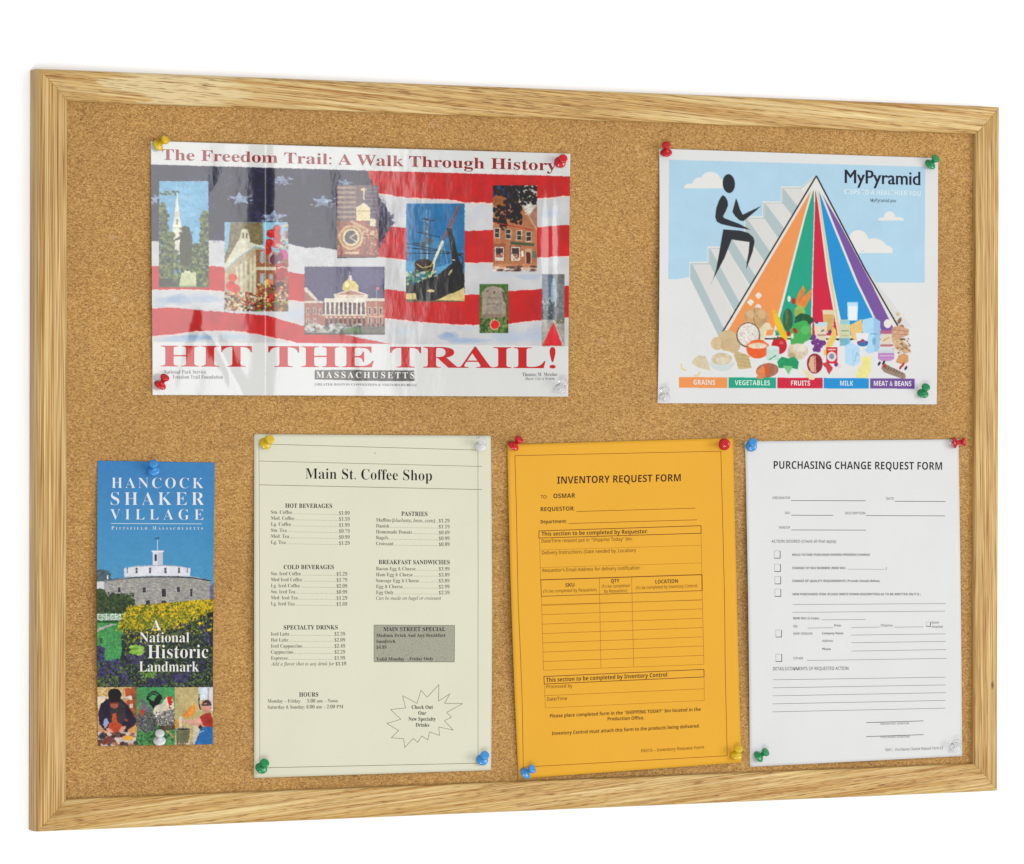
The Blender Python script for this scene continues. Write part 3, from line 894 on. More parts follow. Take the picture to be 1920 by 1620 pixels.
cv.poly([(1750, 600), (1790, 570), (1870, 565), (1940, 600), (1900, 618), (1760, 618)], (84, 110, 70), 1, .15, 4); cv.rect(1420, 612, 2140, 632, (70, 60, 52), .8, .2, 4)
stop()
# tall ship and anchor
start(761.3, 381.6, 871, 565.8, B, (38, 108, 158), 0.08, 14)
for k in range(26): cv.ell(random.uniform(460, 760), random.uniform(900, 1200), random.uniform(40, 90), random.uniform(20, 50), (84, 156, 196), .13, wob=.2)
cv.rect(620, 690, 627, 780, (120, 150, 170)); cv.rect(622, 780, 637, 1150, (190, 190, 180)); cv.rect(572, 960, 582, 1150, (150, 150, 140))
for (x0_, y0_, x1_, y1_) in [(585, 762, 690, 778), (590, 755, 640, 768), (530, 868, 735, 912), (455, 965, 730, 1022), (455, 1000, 740, 1032), (455, 1048, 930, 1052), (500, 960, 600, 975), (740, 1030, 935, 1060)]:
    cv.line([(x0_, y0_), (x1_, y1_)], 7, (30, 36, 48))
for x0_ in range(-70, 80, 10):
    cv.line([(628, 780), (628 + x0_ * 1.3, 1160)], 1.6, (60, 70, 80), .7)
for yy in range(960, 1150, 22): cv.line([(560, yy), (700, yy + 8)], 1.8, (50, 58, 70), .6)
cv.ell(640, 945, 40, 30, (84, 92, 90), .7, .3, 3); cv.ell(590, 980, 26, 30, (60, 70, 80), .6, .3, 3)
cv.poly([(885, 645), (906, 645), (830, 830), (765, 945), (752, 935), (812, 810)], (150, 84, 76)); cv.line([(900, 648), (770, 935)], 3, (70, 50, 50))
cv.poly([(752, 940), (772, 948), (745, 1010), (690, 1130), (680, 1250), (640, 1300), (650, 1180), (700, 1060)], (222, 214, 186), 1, .15, 4)
cv.line([(760, 960), (740, 1140)], 3, (196, 190, 176)); cv.line([(762, 960), (800, 1130)], 3, (196, 190, 176))
cv.poly([(505, 1190), (560, 1160), (690, 1165), (700, 1250), (620, 1330), (500, 1290)], (52, 44, 34), 1, .3, 4)
cv.line([(540, 1185), (580, 1215), (640, 1200), (690, 1140)], 7, (206, 186, 120)); cv.line([(560, 1165), (600, 1185), (650, 1175)], 6, (216, 200, 150))
cv.rect(452, 1170, 505, 1260, (60, 116, 160), .7, .2, 4); cv.rect(700, 1160, 800, 1320, (90, 160, 200), .8, .1, 5)
cv.q = D
cv.rect(452, 100, 942, 350, (46, 44, 34), 1, .35, 5)
cv.rect(452, 0, 520, 120, (80, 150, 190), .9, .1, 6)
cv.poly([(690, 60), (860, 0), (860, 90), (700, 130)], (84, 150, 190), .9, .1, 6)
cv.specks(455, 90, 720, 190, 120, 14, [(40, 110, 150), (60, 130, 60), (206, 206, 180), (30, 60, 90), (90, 150, 90)], .8, 1.5)
cv.ell(600, 30, 80, 50, (56, 44, 32)); cv.line([(540, 20), (590, 55), (660, 40), (700, -30)], 7, (208, 186, 120)); cv.line([(660, 130), (690, 40), (700, -60)], 9, (214, 206, 170))
cv.poly([(800, 60), (880, 60), (890, 130), (810, 130)], (190, 180, 120), .9, .2, 4)
cv.rect(452, 268, 942, 352, (206, 184, 122), 1, .12, 6)
cv.ell(700, 210, 190, 80, (28, 26, 24), 1, .3, 4, rot=-.15); cv.poly([(530, 240), (540, 320), (640, 335), (730, 318), (860, 250), (800, 180), (560, 170)], (26, 24, 22), 1, .3, 4)
cv.poly([(452, 315), (560, 322), (940, 330), (940, 350), (452, 345)], (58, 48, 34), .7); cv.poly([(800, 290), (940, 220), (940, 270), (840, 300)], (206, 184, 122))
cv.ell(660, 247, 32, 11, (212, 196, 140))
cv.q = B
cv.poly([(795, 838), (838, 842), (880, 1040), (932, 1250), (880, 1330), (850, 1250), (826, 1010)], (40, 30, 28), 1, .25, 4)
cv.poly([(840, 1130), (850, 1165), (740, 1300), (690, 1320), (720, 1230)], (34, 30, 28), 1, .2, 4)
for k in range(20):
    a0, a1 = k / 20 * 6.283, (k + 1) / 20 * 6.283
    cv.line([(900 + 30 * math.cos(a0), 1110 + 46 * math.sin(a0)), (900 + 30 * math.cos(a1), 1110 + 46 * math.sin(a1))], 8, (22, 22, 26))
cv.rect(838, 1100, 862, 1110, (200, 190, 160))
cv.q = D
cv.poly([(880, -30), (930, 40), (915, 180), (800, 260), (700, 230), (830, 100)], (28, 25, 24), .95, .25, 4)
stop()
# brick corner building
start(924.3, 347.5, 1006.6, 508.6, B, (172, 112, 78), 0.08, 4)
cv.rect(1175, 480, 1330, 640, (40, 58, 90), 1, .3, 5); cv.rect(1330, 480, 1420, 600, (126, 146, 176), 1, .15, 6); cv.poly([(1400, 480), (1550, 480), (1550, 660), (1480, 740), (1400, 640)], (196, 190, 178), 1, .1, 4)
cv.ell(1235, 610, 60, 56, (150, 92, 48), 1, .15, 5); cv.poly([(1350, 700), (1420, 640), (1550, 850), (1550, 1200), (1180, 1200), (1180, 770)], (174, 112, 76), 1, .08, 4)
cv.poly([(1480, 740), (1550, 640), (1550, 860)], (160, 112, 92), 1, .1, 4)
cv.poly([(1410, 640), (1424, 640), (1550, 840), (1550, 862)], (196, 160, 124))
cv.specks(1178, 480, 1400, 790, 230, 17, [(24, 18, 20), (44, 28, 24), (30, 30, 40), (60, 36, 26)], .85, inside=lambda x, y: y < 560 or (x > 1270 or y > 650))
cv.specks(1410, 480, 1550, 640, 110, 14, [(18, 18, 20), (40, 36, 30)], .9); cv.specks(1240, 780, 1300, 860, 24, 12, [(34, 20, 18)], .9); cv.specks(1350, 660, 1420, 800, 60, 14, [(30, 20, 20)], .9)
for yy in (650, 680, 705): cv.line([(1450, yy + 20), (1480, yy), (1510, yy - 12)], 7, (230, 230, 222))
cv.line([(1180, 785), (1330, 820), (1515, 855)], 7, (180, 50, 40))
for xx, yy in ((1190, 835), (1285, 845), (1375, 855), (1455, 865)):
    cv.rect(xx, yy, xx + 48, yy + 88, (206, 190, 160)); cv.rect(xx + 6, yy + 6, xx + 42, yy + 80, (58, 54, 56), 1, .2, 3); cv.rect(xx + 4, yy + 40, xx + 44, yy + 46, (190, 176, 150))
cv.poly([(1325, 950), (1525, 965), (1525, 990), (1325, 975)], (70, 84, 60)); cv.rect(1180, 970, 1290, 985, (150, 80, 60))
for xx in (1195, 1330):
    cv.rect(xx - 8, 988, xx + 84, 1115, (120, 62, 48)); cv.rect(xx, 996, xx + 78, 1112, (214, 204, 180)); cv.rect(xx + 8, 1004, xx + 70, 1080, (70, 54, 54), 1, .3, 3); cv.specks(xx + 8, 1050, xx + 70, 1100, 22, 9, [(222, 216, 200), (190, 110, 90), (110, 80, 70)], .9)
cv.rect(1448, 1010, 1505, 1135, (196, 160, 124)); cv.rect(1458, 1040, 1496, 1135, (92, 48, 42)); cv.rect(1418, 1030, 1436, 1078, (226, 222, 206)); cv.rect(1510, 1030, 1545, 1090, (96, 110, 90))
cv.rect(1178, 1138, 1550, 1175, (192, 128, 92), 1, .1, 4); cv.rect(1178, 1165, 1550, 1200, (216, 176, 150), 1, .12, 4)
cv.specks(1178, 1160, 1550, 1200, 40, 12, [(80, 56, 50), (230, 214, 200)], .8, 2.5)
stop()
# gravestone
start(899, 532.6, 952.8, 624.3, D, (70, 104, 48), 0.3, 3)
cv.poly([(1085, 480), (1088, 300), (1090, 255), (1120, 225), (1150, 212), (1200, 208), (1245, 222), (1275, 250), (1288, 290), (1290, 485)], (156, 142, 126), 1, .14, 5)
cv.poly([(1252, 250), (1280, 260), (1288, 350), (1268, 330)], (96, 84, 72)); cv.ell(1132, 250, 10, 10, (110, 90, 76)); cv.ell(1190, 262, 9, 14, (112, 84, 72))
for yy in (300, 350): cv.specks(1130, yy, 1250, yy + 14, 26, 6, [(128, 112, 98)], .8)
cv.rect(1085, 440, 1290, 490, (120, 104, 84), .7, .3, 4)
cv.specks(1068, 480, 1307, 600, 160, 12, [(60, 92, 40), (96, 124, 60), (44, 66, 30), (130, 140, 84)], .9)
cv.ell(1195, 530, 42, 44, (222, 196, 150)); cv.ell(1196, 530, 36, 38, (216, 26, 30), 1, .1, 3)
stop()
# granite column and the painted trail
start(1015.8, 514, 1058.4, 649, D, (92, 104, 122), 0.25, 4)
cv.poly([(1690, 108), (1778, 108), (1778, 500), (1700, 500), (1670, 300)], (120, 122, 118), .9, .25, 4); cv.ell(1690, 270, 26, 130, (160, 184, 200), .7, .2, 5)
cv.rect(1588, 340, 1700, 500, (70, 80, 84), .8, .4, 3); cv.specks(1590, 300, 1680, 490, 70, 8, [(180, 186, 184), (50, 56, 56)], .6)
cv.rect(1588, 490, 1780, 710, (158, 156, 146), 1, .15, 5)
cv.specks(1700, 470, 1775, 520, 40, 8, [(84, 80, 56), (110, 106, 80)], .8)
cv.poly([(1688, 505), (1592, 706), (1760, 706)], (214, 44, 52), 1, .05, 5)
cv.poly([(1692, 505), (1764, 706), (1776, 706), (1700, 520)], (190, 190, 180))
stop()
# department strip behind the word MASSACHUSETTS
cv.q = Cq
cv.poly([(1508, 932), (1920, 930), (1920, 1022), (1508, 1012)], (92, 88, 82), 1, .3, 2)
cv.q = D
cv.poly([(0, 912), (520, 914), (524, 1003), (0, 1000)], (80, 77, 74), 1, .3, 2)
cv.q = (0, 0, 1)
for b_ in [(284, 310, 1070, 345), (391, 345, 421, 650), (540, 345, 632, 500)]: cv.photo(*b_, 0.4, 0.06)


def h_poster(px, py):
    u = (px - 284) / 783; v = (py - 276) / 468
    pin = np.minimum(1.0, 6 * np.minimum(np.minimum(np.hypot(u - .015, (v - 0.0) * .6), np.hypot(u - .98, (v - .05) * .6)), np.minimum(np.hypot(u - .02, (v - .95) * .6), np.hypot(u - .98, (v - .97) * .6))))
    a = 0.0018 + 0.0016 * np.clip(4 * u * (1 - u), 0, 1)
    fold = (px - 497.3) / 783
    a = a - 0.0020 * np.exp(-np.abs(fold) / 0.034) + 0.0001 * np.exp(-(fold / .003) ** 2)
    a = a + 0.00035 * np.sin(u * 40 + 2.0 * v) * np.exp(-((u - .12) / .10) ** 2) + 0.00014 * np.sin(u * 50 - 4 * v + 1) * np.exp(-((u - .42) / .14) ** 2)
    a = a + 0.0007 * np.exp(-((u - .955) / .016) ** 2) * np.clip(1.4 - v, 0.2, 1)
    a = a + 0.0009 * np.exp(-((u - .06 - (1 - v) * .2) / .02) ** 2) * np.clip((v - .55) * 3, 0, 1) + 0.0007 * np.exp(-((u - .22 + (1 - v) * .3) / .02) ** 2) * np.clip((v - .55) * 3, 0, 1)
    return np.maximum(a, -0.0001) * pin + 0.0002


def inr(x0, y0, x1, y1): return lambda x, y: (x > x0) & (x < x1) & (y > y0) & (y < y1)


poster = Sheet('flag_poster', 'glossy creased poster of a torn paper flag with tourist photographs and big red lettering', 'poster',
               [(282.5, 264), (1069.4, 288), (1065.4, 743.7), (285.8, 740.7)], h_poster, M_GLOSS, WHT, bow=(0.5, -.5, 0.5, 0))
poster.grid(790, 478, cv, [
    ('flag_picture|torn paper flag artwork with navy canton and red stripes', lambda x, y: (y > np.interp(x, [p[0] for p in ptop], [p[1] for p in ptop])) & (y < np.interp(x, [p[0] for p in pbot], [p[1] for p in pbot]))),
    ('photograph|white steeple and dark rider statue among trees', inr(298.3, 339.5, 391, 538.5)),
    ('photograph|market hall with red balloons and a crowd', inr(420.8, 416.5, 540.2, 583.5)),
    ('photograph|brick gable with round clock', inr(632.4, 346.8, 709.8, 481.5)),
    ('photograph|state house with golden dome', inr(570.8, 500.2, 721, 627.4)),
    ('photograph|tall ship and black anchor under blue sky', inr(761.3, 381.6, 871, 565.8)),
    ('photograph|brick shop building behind tree branches', inr(924.3, 347.5, 1006.6, 508.6)),
    ('photograph|grey gravestone on grass with red dot', inr(899, 532.6, 952.8, 624.3)),
    ('photograph|granite column and red painted trail', inr(1015.8, 514, 1058.4, 649))])
TR = (182, 22, 26)
k = Ink(poster)
k.text('The Freedom Trail: A Walk Through History', 303.5, 299.5, 1043, 320, 20, TR, 'serifb', res=3, up=(0.0, -1))
k.build('title_lettering', 'red line reading The Freedom Trail: A Walk Through History')
k.text('HIT THE TRAIL!', 301.5, 687, 1042, 690.5, 39, (194, 24, 20), 'serifb', res=5)
k.build('slogan_lettering', 'big red words HIT THE TRAIL!')
GR = (112, 108, 104)
k.q = Cq
k.text('National Park Service', 215, 963, 578, 963, 32, GR, 'serif'); k.text('Freedom Trail Foundation', 292, 1006, 722, 1006, 32, GR, 'serif')
k.build('credit_lettering')
k.text('MASSACHUSETTS', 1522, 997, 2365, 1003, 52, (226, 224, 214), 'serifb', track=True)
k.text('GREATER BOSTON CONVENTION & VISITORS BUREAU', 1508, 1064, 2385, 1070, 20, (120, 118, 114), 'serifb')
k.build('bureau_lettering')
k.q = D
k.text('Thomas M. Menino', 1425, 962, 1718, 960, 30, GR, 'serif'); k.text('Mayor, City of Boston', 1448, 993, 1695, 991, 24, GR, 'serifi')
k.build('credit_lettering')

# ------------------------------------------------------------------ food pyramid poster
M1 = (1210, 240, 3.368); M2 = (1210, 500, 3.368)
PW = (222, 222, 221)
cv = Canvas(1228, 272, 1764, 764, PW, 2)
SKY = (174, 208, 226); GRY = (174, 189, 190)
cv.q = M1
cv.poly([(150, 200), (1768, 245), (1764, 976), (1440, 976), (1440, 980), (145, 954)], SKY, 1, .02, 30)
cv.q = M2
cv.poly([(1380, -20), (1764, -20), (1762, 102), (1432, 92)], SKY); cv.poly([(148, -50), (285, -50), (276, 76), (146, 76)], SKY)
cv.q = M1
CL = (226, 225, 220)
for (x, y, rx, ry, base) in [(412, 330, 62, 54, 380), (345, 350, 46, 38, 380), (290, 372, 46, 22, 380), (460, 352, 40, 32, 380), (1543, 562, 36, 36, 585), (1500, 578, 30, 14, 585), (1590, 578, 42, 16, 585),
                             (1345, 712, 64, 68, 790), (1440, 745, 78, 48, 790), (1510, 772, 52, 34, 790), (1300, 752, 30, 40, 790)]:
    n = 24
    cv.poly([(x + rx * math.cos(t / n * 6.283), min(base, y + ry * math.sin(t / n * 6.283))) for t in range(n)], CL)
cv.rect(246, 372, 500, 380, CL); cv.rect(1472, 579, 1632, 585, CL); cv.rect(1296, 780, 1561, 790, CL)
# stairs climbing behind the pyramid
steps = [(278, 845, 2.05), (392, 748, 1.85), (508, 652, 1.6), (625, 558, 1.45), (740, 462, 1.32), (855, 368, 1.25)]
out = []
for (x, y, sl) in steps: out += [(x, y + 96), (x, y)]
out += [(985, 368), (1080, 296), (1080, 700), (500, 1300), (400, 1220), (278, 960)]
cv.poly(out, (222, 222, 216))
for (x, y, sl) in reversed(steps):
    L_ = 700
    cv.poly([(x + 12, y + 16), (x + 130, y + 16), (x + 130 + L_, y + 16 + L_ * sl), (x + 12 + L_, y + 16 + L_ * sl)], (214, 213, 209), 1)
    cv.poly([(x + 12, y + 16), (x + 22, y + 20), (x + 22 + L_, y + 20 + L_ * sl), (x + 12 + L_, y + 116 + L_ * sl), (x + 12, y + 116)], GRY, 1)
    cv.line([(x + 8, y + 112), (x + 8, y + 12), (x + 130, y + 12)], 6, (176, 192, 194))
cv.line([(975, 384), (1066, 316)], 6, (176, 192, 194))
cv.poly([(278, 940), (286, 960), (470, 1330), (200, 1330), (200, 955)], PW)
cv.poly([(400, 1310), (1100, 1310), (1700, 1320), (1760, 1810), (60, 1810)], PW)
# pyramid
cv.poly([(1080, 300), (484, 1292), (462, 1331), (1640, 1331), (1600, 1262), (1380, 876)], (222, 221, 214))
BK = (28, 30, 34)
for pts, c in [([(1048, 392), (523, 1276), (504, 1310), (803, 1310), (1000, 560)], (232, 148, 84)),
               ([(1063, 385), (1012, 560), (820, 1310), (1044, 1310), (1052, 976), (1066, 500)], (30, 160, 130)),
               ([(1074, 388), (1060, 900), (1054, 1310), (1216, 1310), (1150, 950), (1090, 480)], (204, 34, 66)),
               ([(1082, 388), (1160, 940), (1222, 1310), (1236, 1310), (1178, 960), (1096, 420)], (214, 202, 148)),
               ([(1096, 398), (1130, 620), (1186, 976), (1256, 1310), (1492, 1310), (1328, 976), (1160, 560)], (0, 142, 206)),
               ([(1118, 420), (1190, 600), (1344, 976), (1505, 1310), (1590, 1310), (1425, 976), (1230, 610)], (120, 84, 154))]:
    cv.poly(pts, c, 1, .015, 8)
cv.line([(462, 1331), (1080, 302), (1385, 886), (1606, 1270)], 9, BK)
cv.line([(755, 1331), (1640, 1334)], 9, BK)
# climbing figure
FG = (46, 49, 54)
cv.ell(527, 351, 39, 60, FG, rot=-.08)
cv.poly([(490, 423), (508, 438), (520, 462), (522, 490), (508, 525), (490, 558), (500, 570), (590, 604), (665, 643), (560, 625), (480, 607), (452, 592), (441, 562), (448, 505), (464, 460), (478, 435)], FG)
cv.poly([(573, 443), (584, 470), (598, 515), (615, 548), (672, 520), (732, 492), (690, 530), (640, 572), (620, 588), (596, 584), (568, 558), (550, 530), (560, 490)], FG)
cv.poly([(492, 640), (600, 648), (650, 662), (682, 690), (690, 718), (678, 780), (638, 890), (640, 850), (652, 790), (658, 720), (600, 712), (545, 704), (500, 820), (458, 900), (410, 991), (430, 950), (448, 890), (466, 790), (480, 710)], FG)
# food
cv.q = M2
for x in (1160, 1215, 1300, 1475, 1632): cv.ell(x, 460, 6, 6, BK)
TAN = (206, 180, 138)
for (x, y) in [(715, 182), (665, 225), (712, 255), (640, 205)]:
    if x != 640:
        for dx, dy in ((-9, 0), (9, -2), (0, 10), (0, -9)): cv.ell(x + dx, y + dy, 11, 11, (228, 224, 214), .95, .08, 3)
cv.ell(700, 322, 76, 66, (196, 158, 112), 1, .15, 8, wob=.03); cv.line([(690, 262), (684, 330), (700, 380)], 6, (160, 120, 80)); cv.ell(665, 300, 26, 26, (214, 182, 140), .7); cv.ell(735, 300, 26, 28, (212, 178, 134), .7)
cv.poly([(718, 395), (760, 350), (810, 395), (770, 400), (750, 470), (720, 470)], (220, 206, 170), 1, .08, 5); cv.ell(770, 372, 22, 18, (222, 210, 180))
cv.ell(520, 460, 62, 60, TAN, 1, .06, 8); cv.ell(455, 485, 42, 42, (210, 186, 146), 1, .05, 8); cv.ell(540, 500, 60, 50, (202, 176, 134), 1, .05, 8); cv.line([(482, 450), (486, 480), (480, 510)], 3, (176, 148, 108))
cv.ell(650, 432, 76, 80, (112, 92, 76)); cv.ell(650, 430, 68, 72, (222, 216, 206), 1, .1, 3); cv.specks(592, 368, 708, 492, 110, 5, [(190, 180, 168), (236, 232, 224)], .7)
cv.ell(710, 520, 72, 60, (228, 96, 46), 1, .05, 6); cv.ell(710, 496, 72, 22, (236, 120, 70)); cv.ell(710, 500, 58, 18, (224, 206, 178), 1, .1, 3)
cv.ell(485, 600, 80, 60, (206, 212, 210)); cv.ell(485, 575, 84, 46, (220, 224, 222)); cv.ell(482, 582, 66, 38, (206, 192, 160), 1, .12, 4); cv.ell(482, 592, 40, 22, (220, 208, 182), .8, .1, 3)
cv.poly([(292, 610), (310, 575), (345, 558), (380, 566), (405, 620), (408, 654), (340, 640)], (208, 196, 166), 1, .06, 5)
cv.poly([(570, 530), (650, 560), (672, 640), (590, 648), (560, 560)], (196, 172, 122), 1, .08, 4)
for t in range(4): cv.line([(580, 556 + t * 22), (664, 570 + t * 20)], 3, (170, 144, 98))
cv.line([(225, 612), (230, 645), (258, 656)], 11, (222, 204, 150)); cv.line([(305, 690), (335, 686), (346, 662)], 11, (222, 204, 150))
cv.poly([(803, 275), (820, 272), (846, 320), (872, 385), (900, 440), (892, 472), (862, 452), (832, 400), (812, 340)], (228, 184, 40), 1, .06, 6)
cv.poly([(998, 115), (1010, 150), (985, 200), (1055, 135), (1040, 200), (1000, 275), (970, 270), (950, 230), (960, 180)], (226, 132, 60), 1, .08, 5); cv.line([(1000, 150), (970, 230)], 3, (190, 104, 40))
cv.ell(975, 290, 36, 44, (150, 178, 84), 1, .1, 5)
cv.ell(900, 335, 32, 72, (58, 96, 62), 1, .15, 5); cv.ell(893, 320, 8, 50, (96, 132, 84), .6)
cv.ell(1000, 335, 60, 38, (36, 92, 58), 1, .25, 4, wob=.08); cv.ell(985, 410, 70, 66, (70, 170, 84), 1, .1, 6, wob=.08); cv.poly([(915, 430), (1045, 440), (960, 520), (918, 500)], (74, 168, 86)); cv.ell(1010, 400, 30, 30, (96, 188, 104), .8)
cv.ell(936, 216, 13, 22, (176, 52, 40)); cv.ell(908, 203, 10, 20, (222, 226, 208)); cv.ell(904, 422, 12, 20, (176, 46, 36)); cv.ell(946, 405, 12, 20, (176, 46, 36), rot=-.6); cv.ell(928, 438, 9, 18, (210, 222, 190))
cv.ell(846, 498, 48, 54, (190, 30, 44), 1, .06, 6); cv.ell(860, 480, 14, 12, (222, 110, 110), .7); cv.line([(812, 450), (845, 458), (858, 448)], 8, (40, 110, 60)); cv.line([(818, 400), (840, 455)], 4, (40, 120, 70))
cv.rect(765, 510, 846, 590, (190, 216, 204), 1, .06, 5); cv.ell(806, 512, 40, 12, (206, 220, 222)); cv.line([(780, 590), (826, 560)], 6, (40, 130, 80))
cv.ell(962, 535, 66, 52, (206, 192, 164), 1, .12, 4, wob=.04); cv.ell(975, 512, 44, 26, (222, 214, 194), 1, .08, 3); cv.ell(925, 560, 26, 18, (180, 150, 116), .8)
cv.poly([(832, 600), (860, 568), (905, 580), (940, 566), (970, 600), (962, 648), (925, 640), (905, 682), (880, 640), (842, 640)], (24, 150, 96), 1, .1, 5); cv.poly([(870, 625), (930, 628), (905, 682)], (120, 192, 130))
cv.ell(770, 655, 72, 46, (164, 108, 84), 1, .12, 6, rot=-.15); cv.poly([(702, 660), (740, 625), (760, 650), (750, 706), (712, 700)], (222, 130, 80), 1, .06, 5); cv.ell(768, 650, 14, 38, (208, 90, 52))
cv.poly([(1118, 272), (1196, 272), (1184, 420), (1132, 420)], (220, 204, 170)); cv.poly([(1124, 302), (1190, 302), (1182, 415), (1134, 415)], (208, 166, 100), 1, .05, 5)
cv.poly([(1064, 350), (1150, 350), (1140, 470), (1074, 470)], (222, 206, 182), 1, .05, 5); cv.rect(1068, 350, 1148, 376, (190, 214, 222)); cv.line([(1085, 432), (1140, 432)], 7, (170, 130, 110)); cv.ell(1120, 405, 12, 6, (90, 120, 60), rot=-.5)
cv.ell(1082, 352, 10, 8, (120, 40, 110))
cv.poly([(1186, 378), (1205, 400), (1206, 450), (1180, 500), (1140, 515), (1150, 470), (1172, 430)], (230, 194, 96), 1, .05, 5); cv.poly([(1130, 560), (1125, 530), (1170, 500), (1150, 560)], (228, 190, 70))
for (x, y) in [(1062, 445), (1062, 478), (1085, 470), (1110, 478), (1080, 500), (1105, 500), (1072, 522), (1092, 525), (1166, 412), (1205, 618), (1126, 482)]: cv.ell(x, y, 16 if x < 1150 else 12, 16 if x < 1150 else 14, (116, 56, 130), 1, .2, 3)
cv.rect(1143, 508, 1212, 612, (204, 34, 50)); cv.ell(1177, 568, 30, 32, (222, 214, 210)); cv.ell(1177, 566, 16, 18, (134, 136, 164)); cv.line([(1152, 524), (1204, 524)], 9, (226, 180, 170))
cv.ell(1070, 612, 50, 64, (146, 40, 56), 1, .12, 5); cv.poly([(1042, 570), (1066, 560), (1070, 668), (1048, 664), (1030, 620)], (216, 176, 140)); cv.line([(1072, 560), (1075, 670)], 5, (228, 200, 170))
cv.poly([(990, 640), (1030, 660), (1075, 700), (1062, 716), (1015, 706)], (226, 214, 176), 1, .05, 5); cv.poly([(1115, 612), (1150, 600), (1186, 640), (1160, 682), (1140, 640)], (196, 60, 66), 1, .12, 4); cv.ell(1225, 628, 12, 16, (222, 206, 200))
cv.poly([(1275, 222), (1343, 222), (1340, 340), (1278, 340)], (190, 220, 236)); cv.poly([(1282, 250), (1337, 250), (1334, 338), (1284, 338)], (232, 234, 234)); cv.line([(1275, 226), (1343, 226)], 7, (150, 200, 226))
cv.poly([(1290, 370), (1365, 330), (1375, 400), (1340, 470), (1300, 450)], (228, 192, 120), 1, .05, 6)
cv.poly([(1228, 335), (1290, 335), (1296, 470), (1226, 470)], (200, 206, 170), 1, .06, 5); cv.line([(1238, 405), (1284, 405)], 6, (130, 140, 110)); cv.rect(1230, 340, 1290, 362, (150, 200, 210)); cv.rect(1228, 452, 1294, 500, (120, 176, 196), 1, .08, 4); cv.line([(1240, 436), (1284, 436)], 5, (200, 170, 90))
cv.poly([(1370, 335), (1440, 318), (1484, 345), (1480, 530), (1410, 550), (1375, 520)], (172, 212, 234), 1, .03, 5); cv.poly([(1440, 318), (1484, 345), (1480, 530), (1446, 540)], (150, 196, 224)); cv.line([(1420, 425), (1466, 425)], 7, (110, 160, 200)); cv.ell(1445, 470, 12, 24, (120, 170, 206))
cv.poly([(1330, 420), (1410, 420), (1396, 520), (1344, 520)], (226, 226, 228)); cv.ell(1372, 484, 34, 20, (64, 110, 170), 1, .1, 3); cv.ell(1372, 466, 10, 9, (200, 40, 60)); cv.ell(1345, 478, 8, 8, (150, 50, 90)); cv.ell(1398, 478, 8, 8, (120, 60, 120))
cv.poly([(1260, 500), (1300, 476), (1352, 510), (1358, 600), (1312, 632), (1262, 610)], (180, 214, 236), 1, .03, 5); cv.line([(1312, 520), (1312, 630)], 3, (150, 190, 220)); cv.line([(1320, 600), (1336, 540), (1350, 566)], 5, (140, 180, 216))
cv.poly([(1366, 570), (1422, 570), (1424, 660), (1400, 704), (1330, 700), (1345, 640), (1366, 620)], (230, 222, 140), 1, .05, 5); cv.ell(1305, 668, 26, 22, (222, 222, 214), .7)
cv.ell(1530, 360, 24, 28, (228, 224, 214)); cv.ell(1605, 342, 11, 22, (140, 100, 70), rot=.5); cv.ell(1618, 378, 15, 12, (160, 112, 78)); cv.ell(1594, 300, 12, 12, (206, 180, 150)); cv.ell(1622, 306, 12, 14, (226, 216, 204))
cv.poly([(1556, 385), (1600, 372), (1664, 395), (1662, 430), (1580, 470), (1550, 440)], (206, 160, 130), 1, .15, 4); cv.line([(1556, 395), (1662, 410)], 5, (170, 120, 96)); cv.line([(1566, 425), (1650, 430)], 5, (176, 126, 100))
cv.poly([(1550, 450), (1610, 450), (1660, 500), (1680, 540), (1640, 548), (1580, 520)], (204, 170, 130), 1, .2, 3); cv.specks(1560, 455, 1670, 545, 40, 7, [(140, 100, 70), (110, 76, 60), (222, 200, 170)], .8)
cv.rect(1486, 405, 1556, 500, (220, 206, 190)); cv.rect(1482, 402, 1558, 424, (176, 100, 130)); cv.line([(1500, 470), (1540, 446)], 8, (206, 160, 80)); cv.rect(1484, 490, 1556, 505, (190, 120, 120))
cv.ell(1520, 575, 52, 22, (190, 140, 190)); cv.rect(1470, 528, 1572, 575, (180, 130, 186)); cv.ell(1521, 528, 51, 18, (206, 214, 214)); cv.rect(1472, 528, 1570, 546, (200, 206, 210)); cv.line([(1478, 562), (1566, 562)], 6, (216, 190, 214))
cv.poly([(1600, 560), (1630, 546), (1660, 560), (1662, 600), (1630, 618), (1580, 604)], (206, 150, 96), 1, .08, 6)
cv.poly([(1495, 622), (1520, 616), (1640, 675), (1646, 700), (1618, 706), (1510, 668), (1490, 645)], (150, 128, 110), 1, .08, 5)
for t in range(7): cv.line([(1512 + t * 17, 645 + t * 6), (1524 + t * 17, 628 + t * 7)], 4, (70, 52, 44))
for (x, y, c) in [(1477, 612, (30, 30, 36)), (1505, 606, (36, 30, 36)), (1510, 626, (190, 40, 40)), (1628, 618, (196, 40, 40)), (1612, 636, (180, 36, 36)), (1645, 640, (30, 36, 50))]: cv.ell(x, y, 7, 15, c, rot=.5)
cv.photo(1273, 573, 1712, 706, 0.25, 0.01)
# colour bars
for (a_, b_, c) in [(213, 518, (232, 148, 84)), (525, 826, (30, 160, 130)), (833, 1120, (204, 34, 66)), (1127, 1412, (0, 142, 206)), (1419, 1701, (112, 78, 148))]:
    ya = 697 + (a_ - 213) * .0065; yb = 765 + (a_ - 213) * .004
    cv.poly([(a_, ya), (b_, ya + 2), (b_, yb + 1), (a_, yb)], c)
cv.poly([(702, 690), (750, 706), (730, 712), (706, 706)], (214, 130, 84)); cv.poly([(1030, 690), (1075, 700), (1062, 716), (1030, 712)], (226, 214, 176)); cv.poly([(1600, 690), (1644, 698), (1625, 708)], (150, 128, 110))


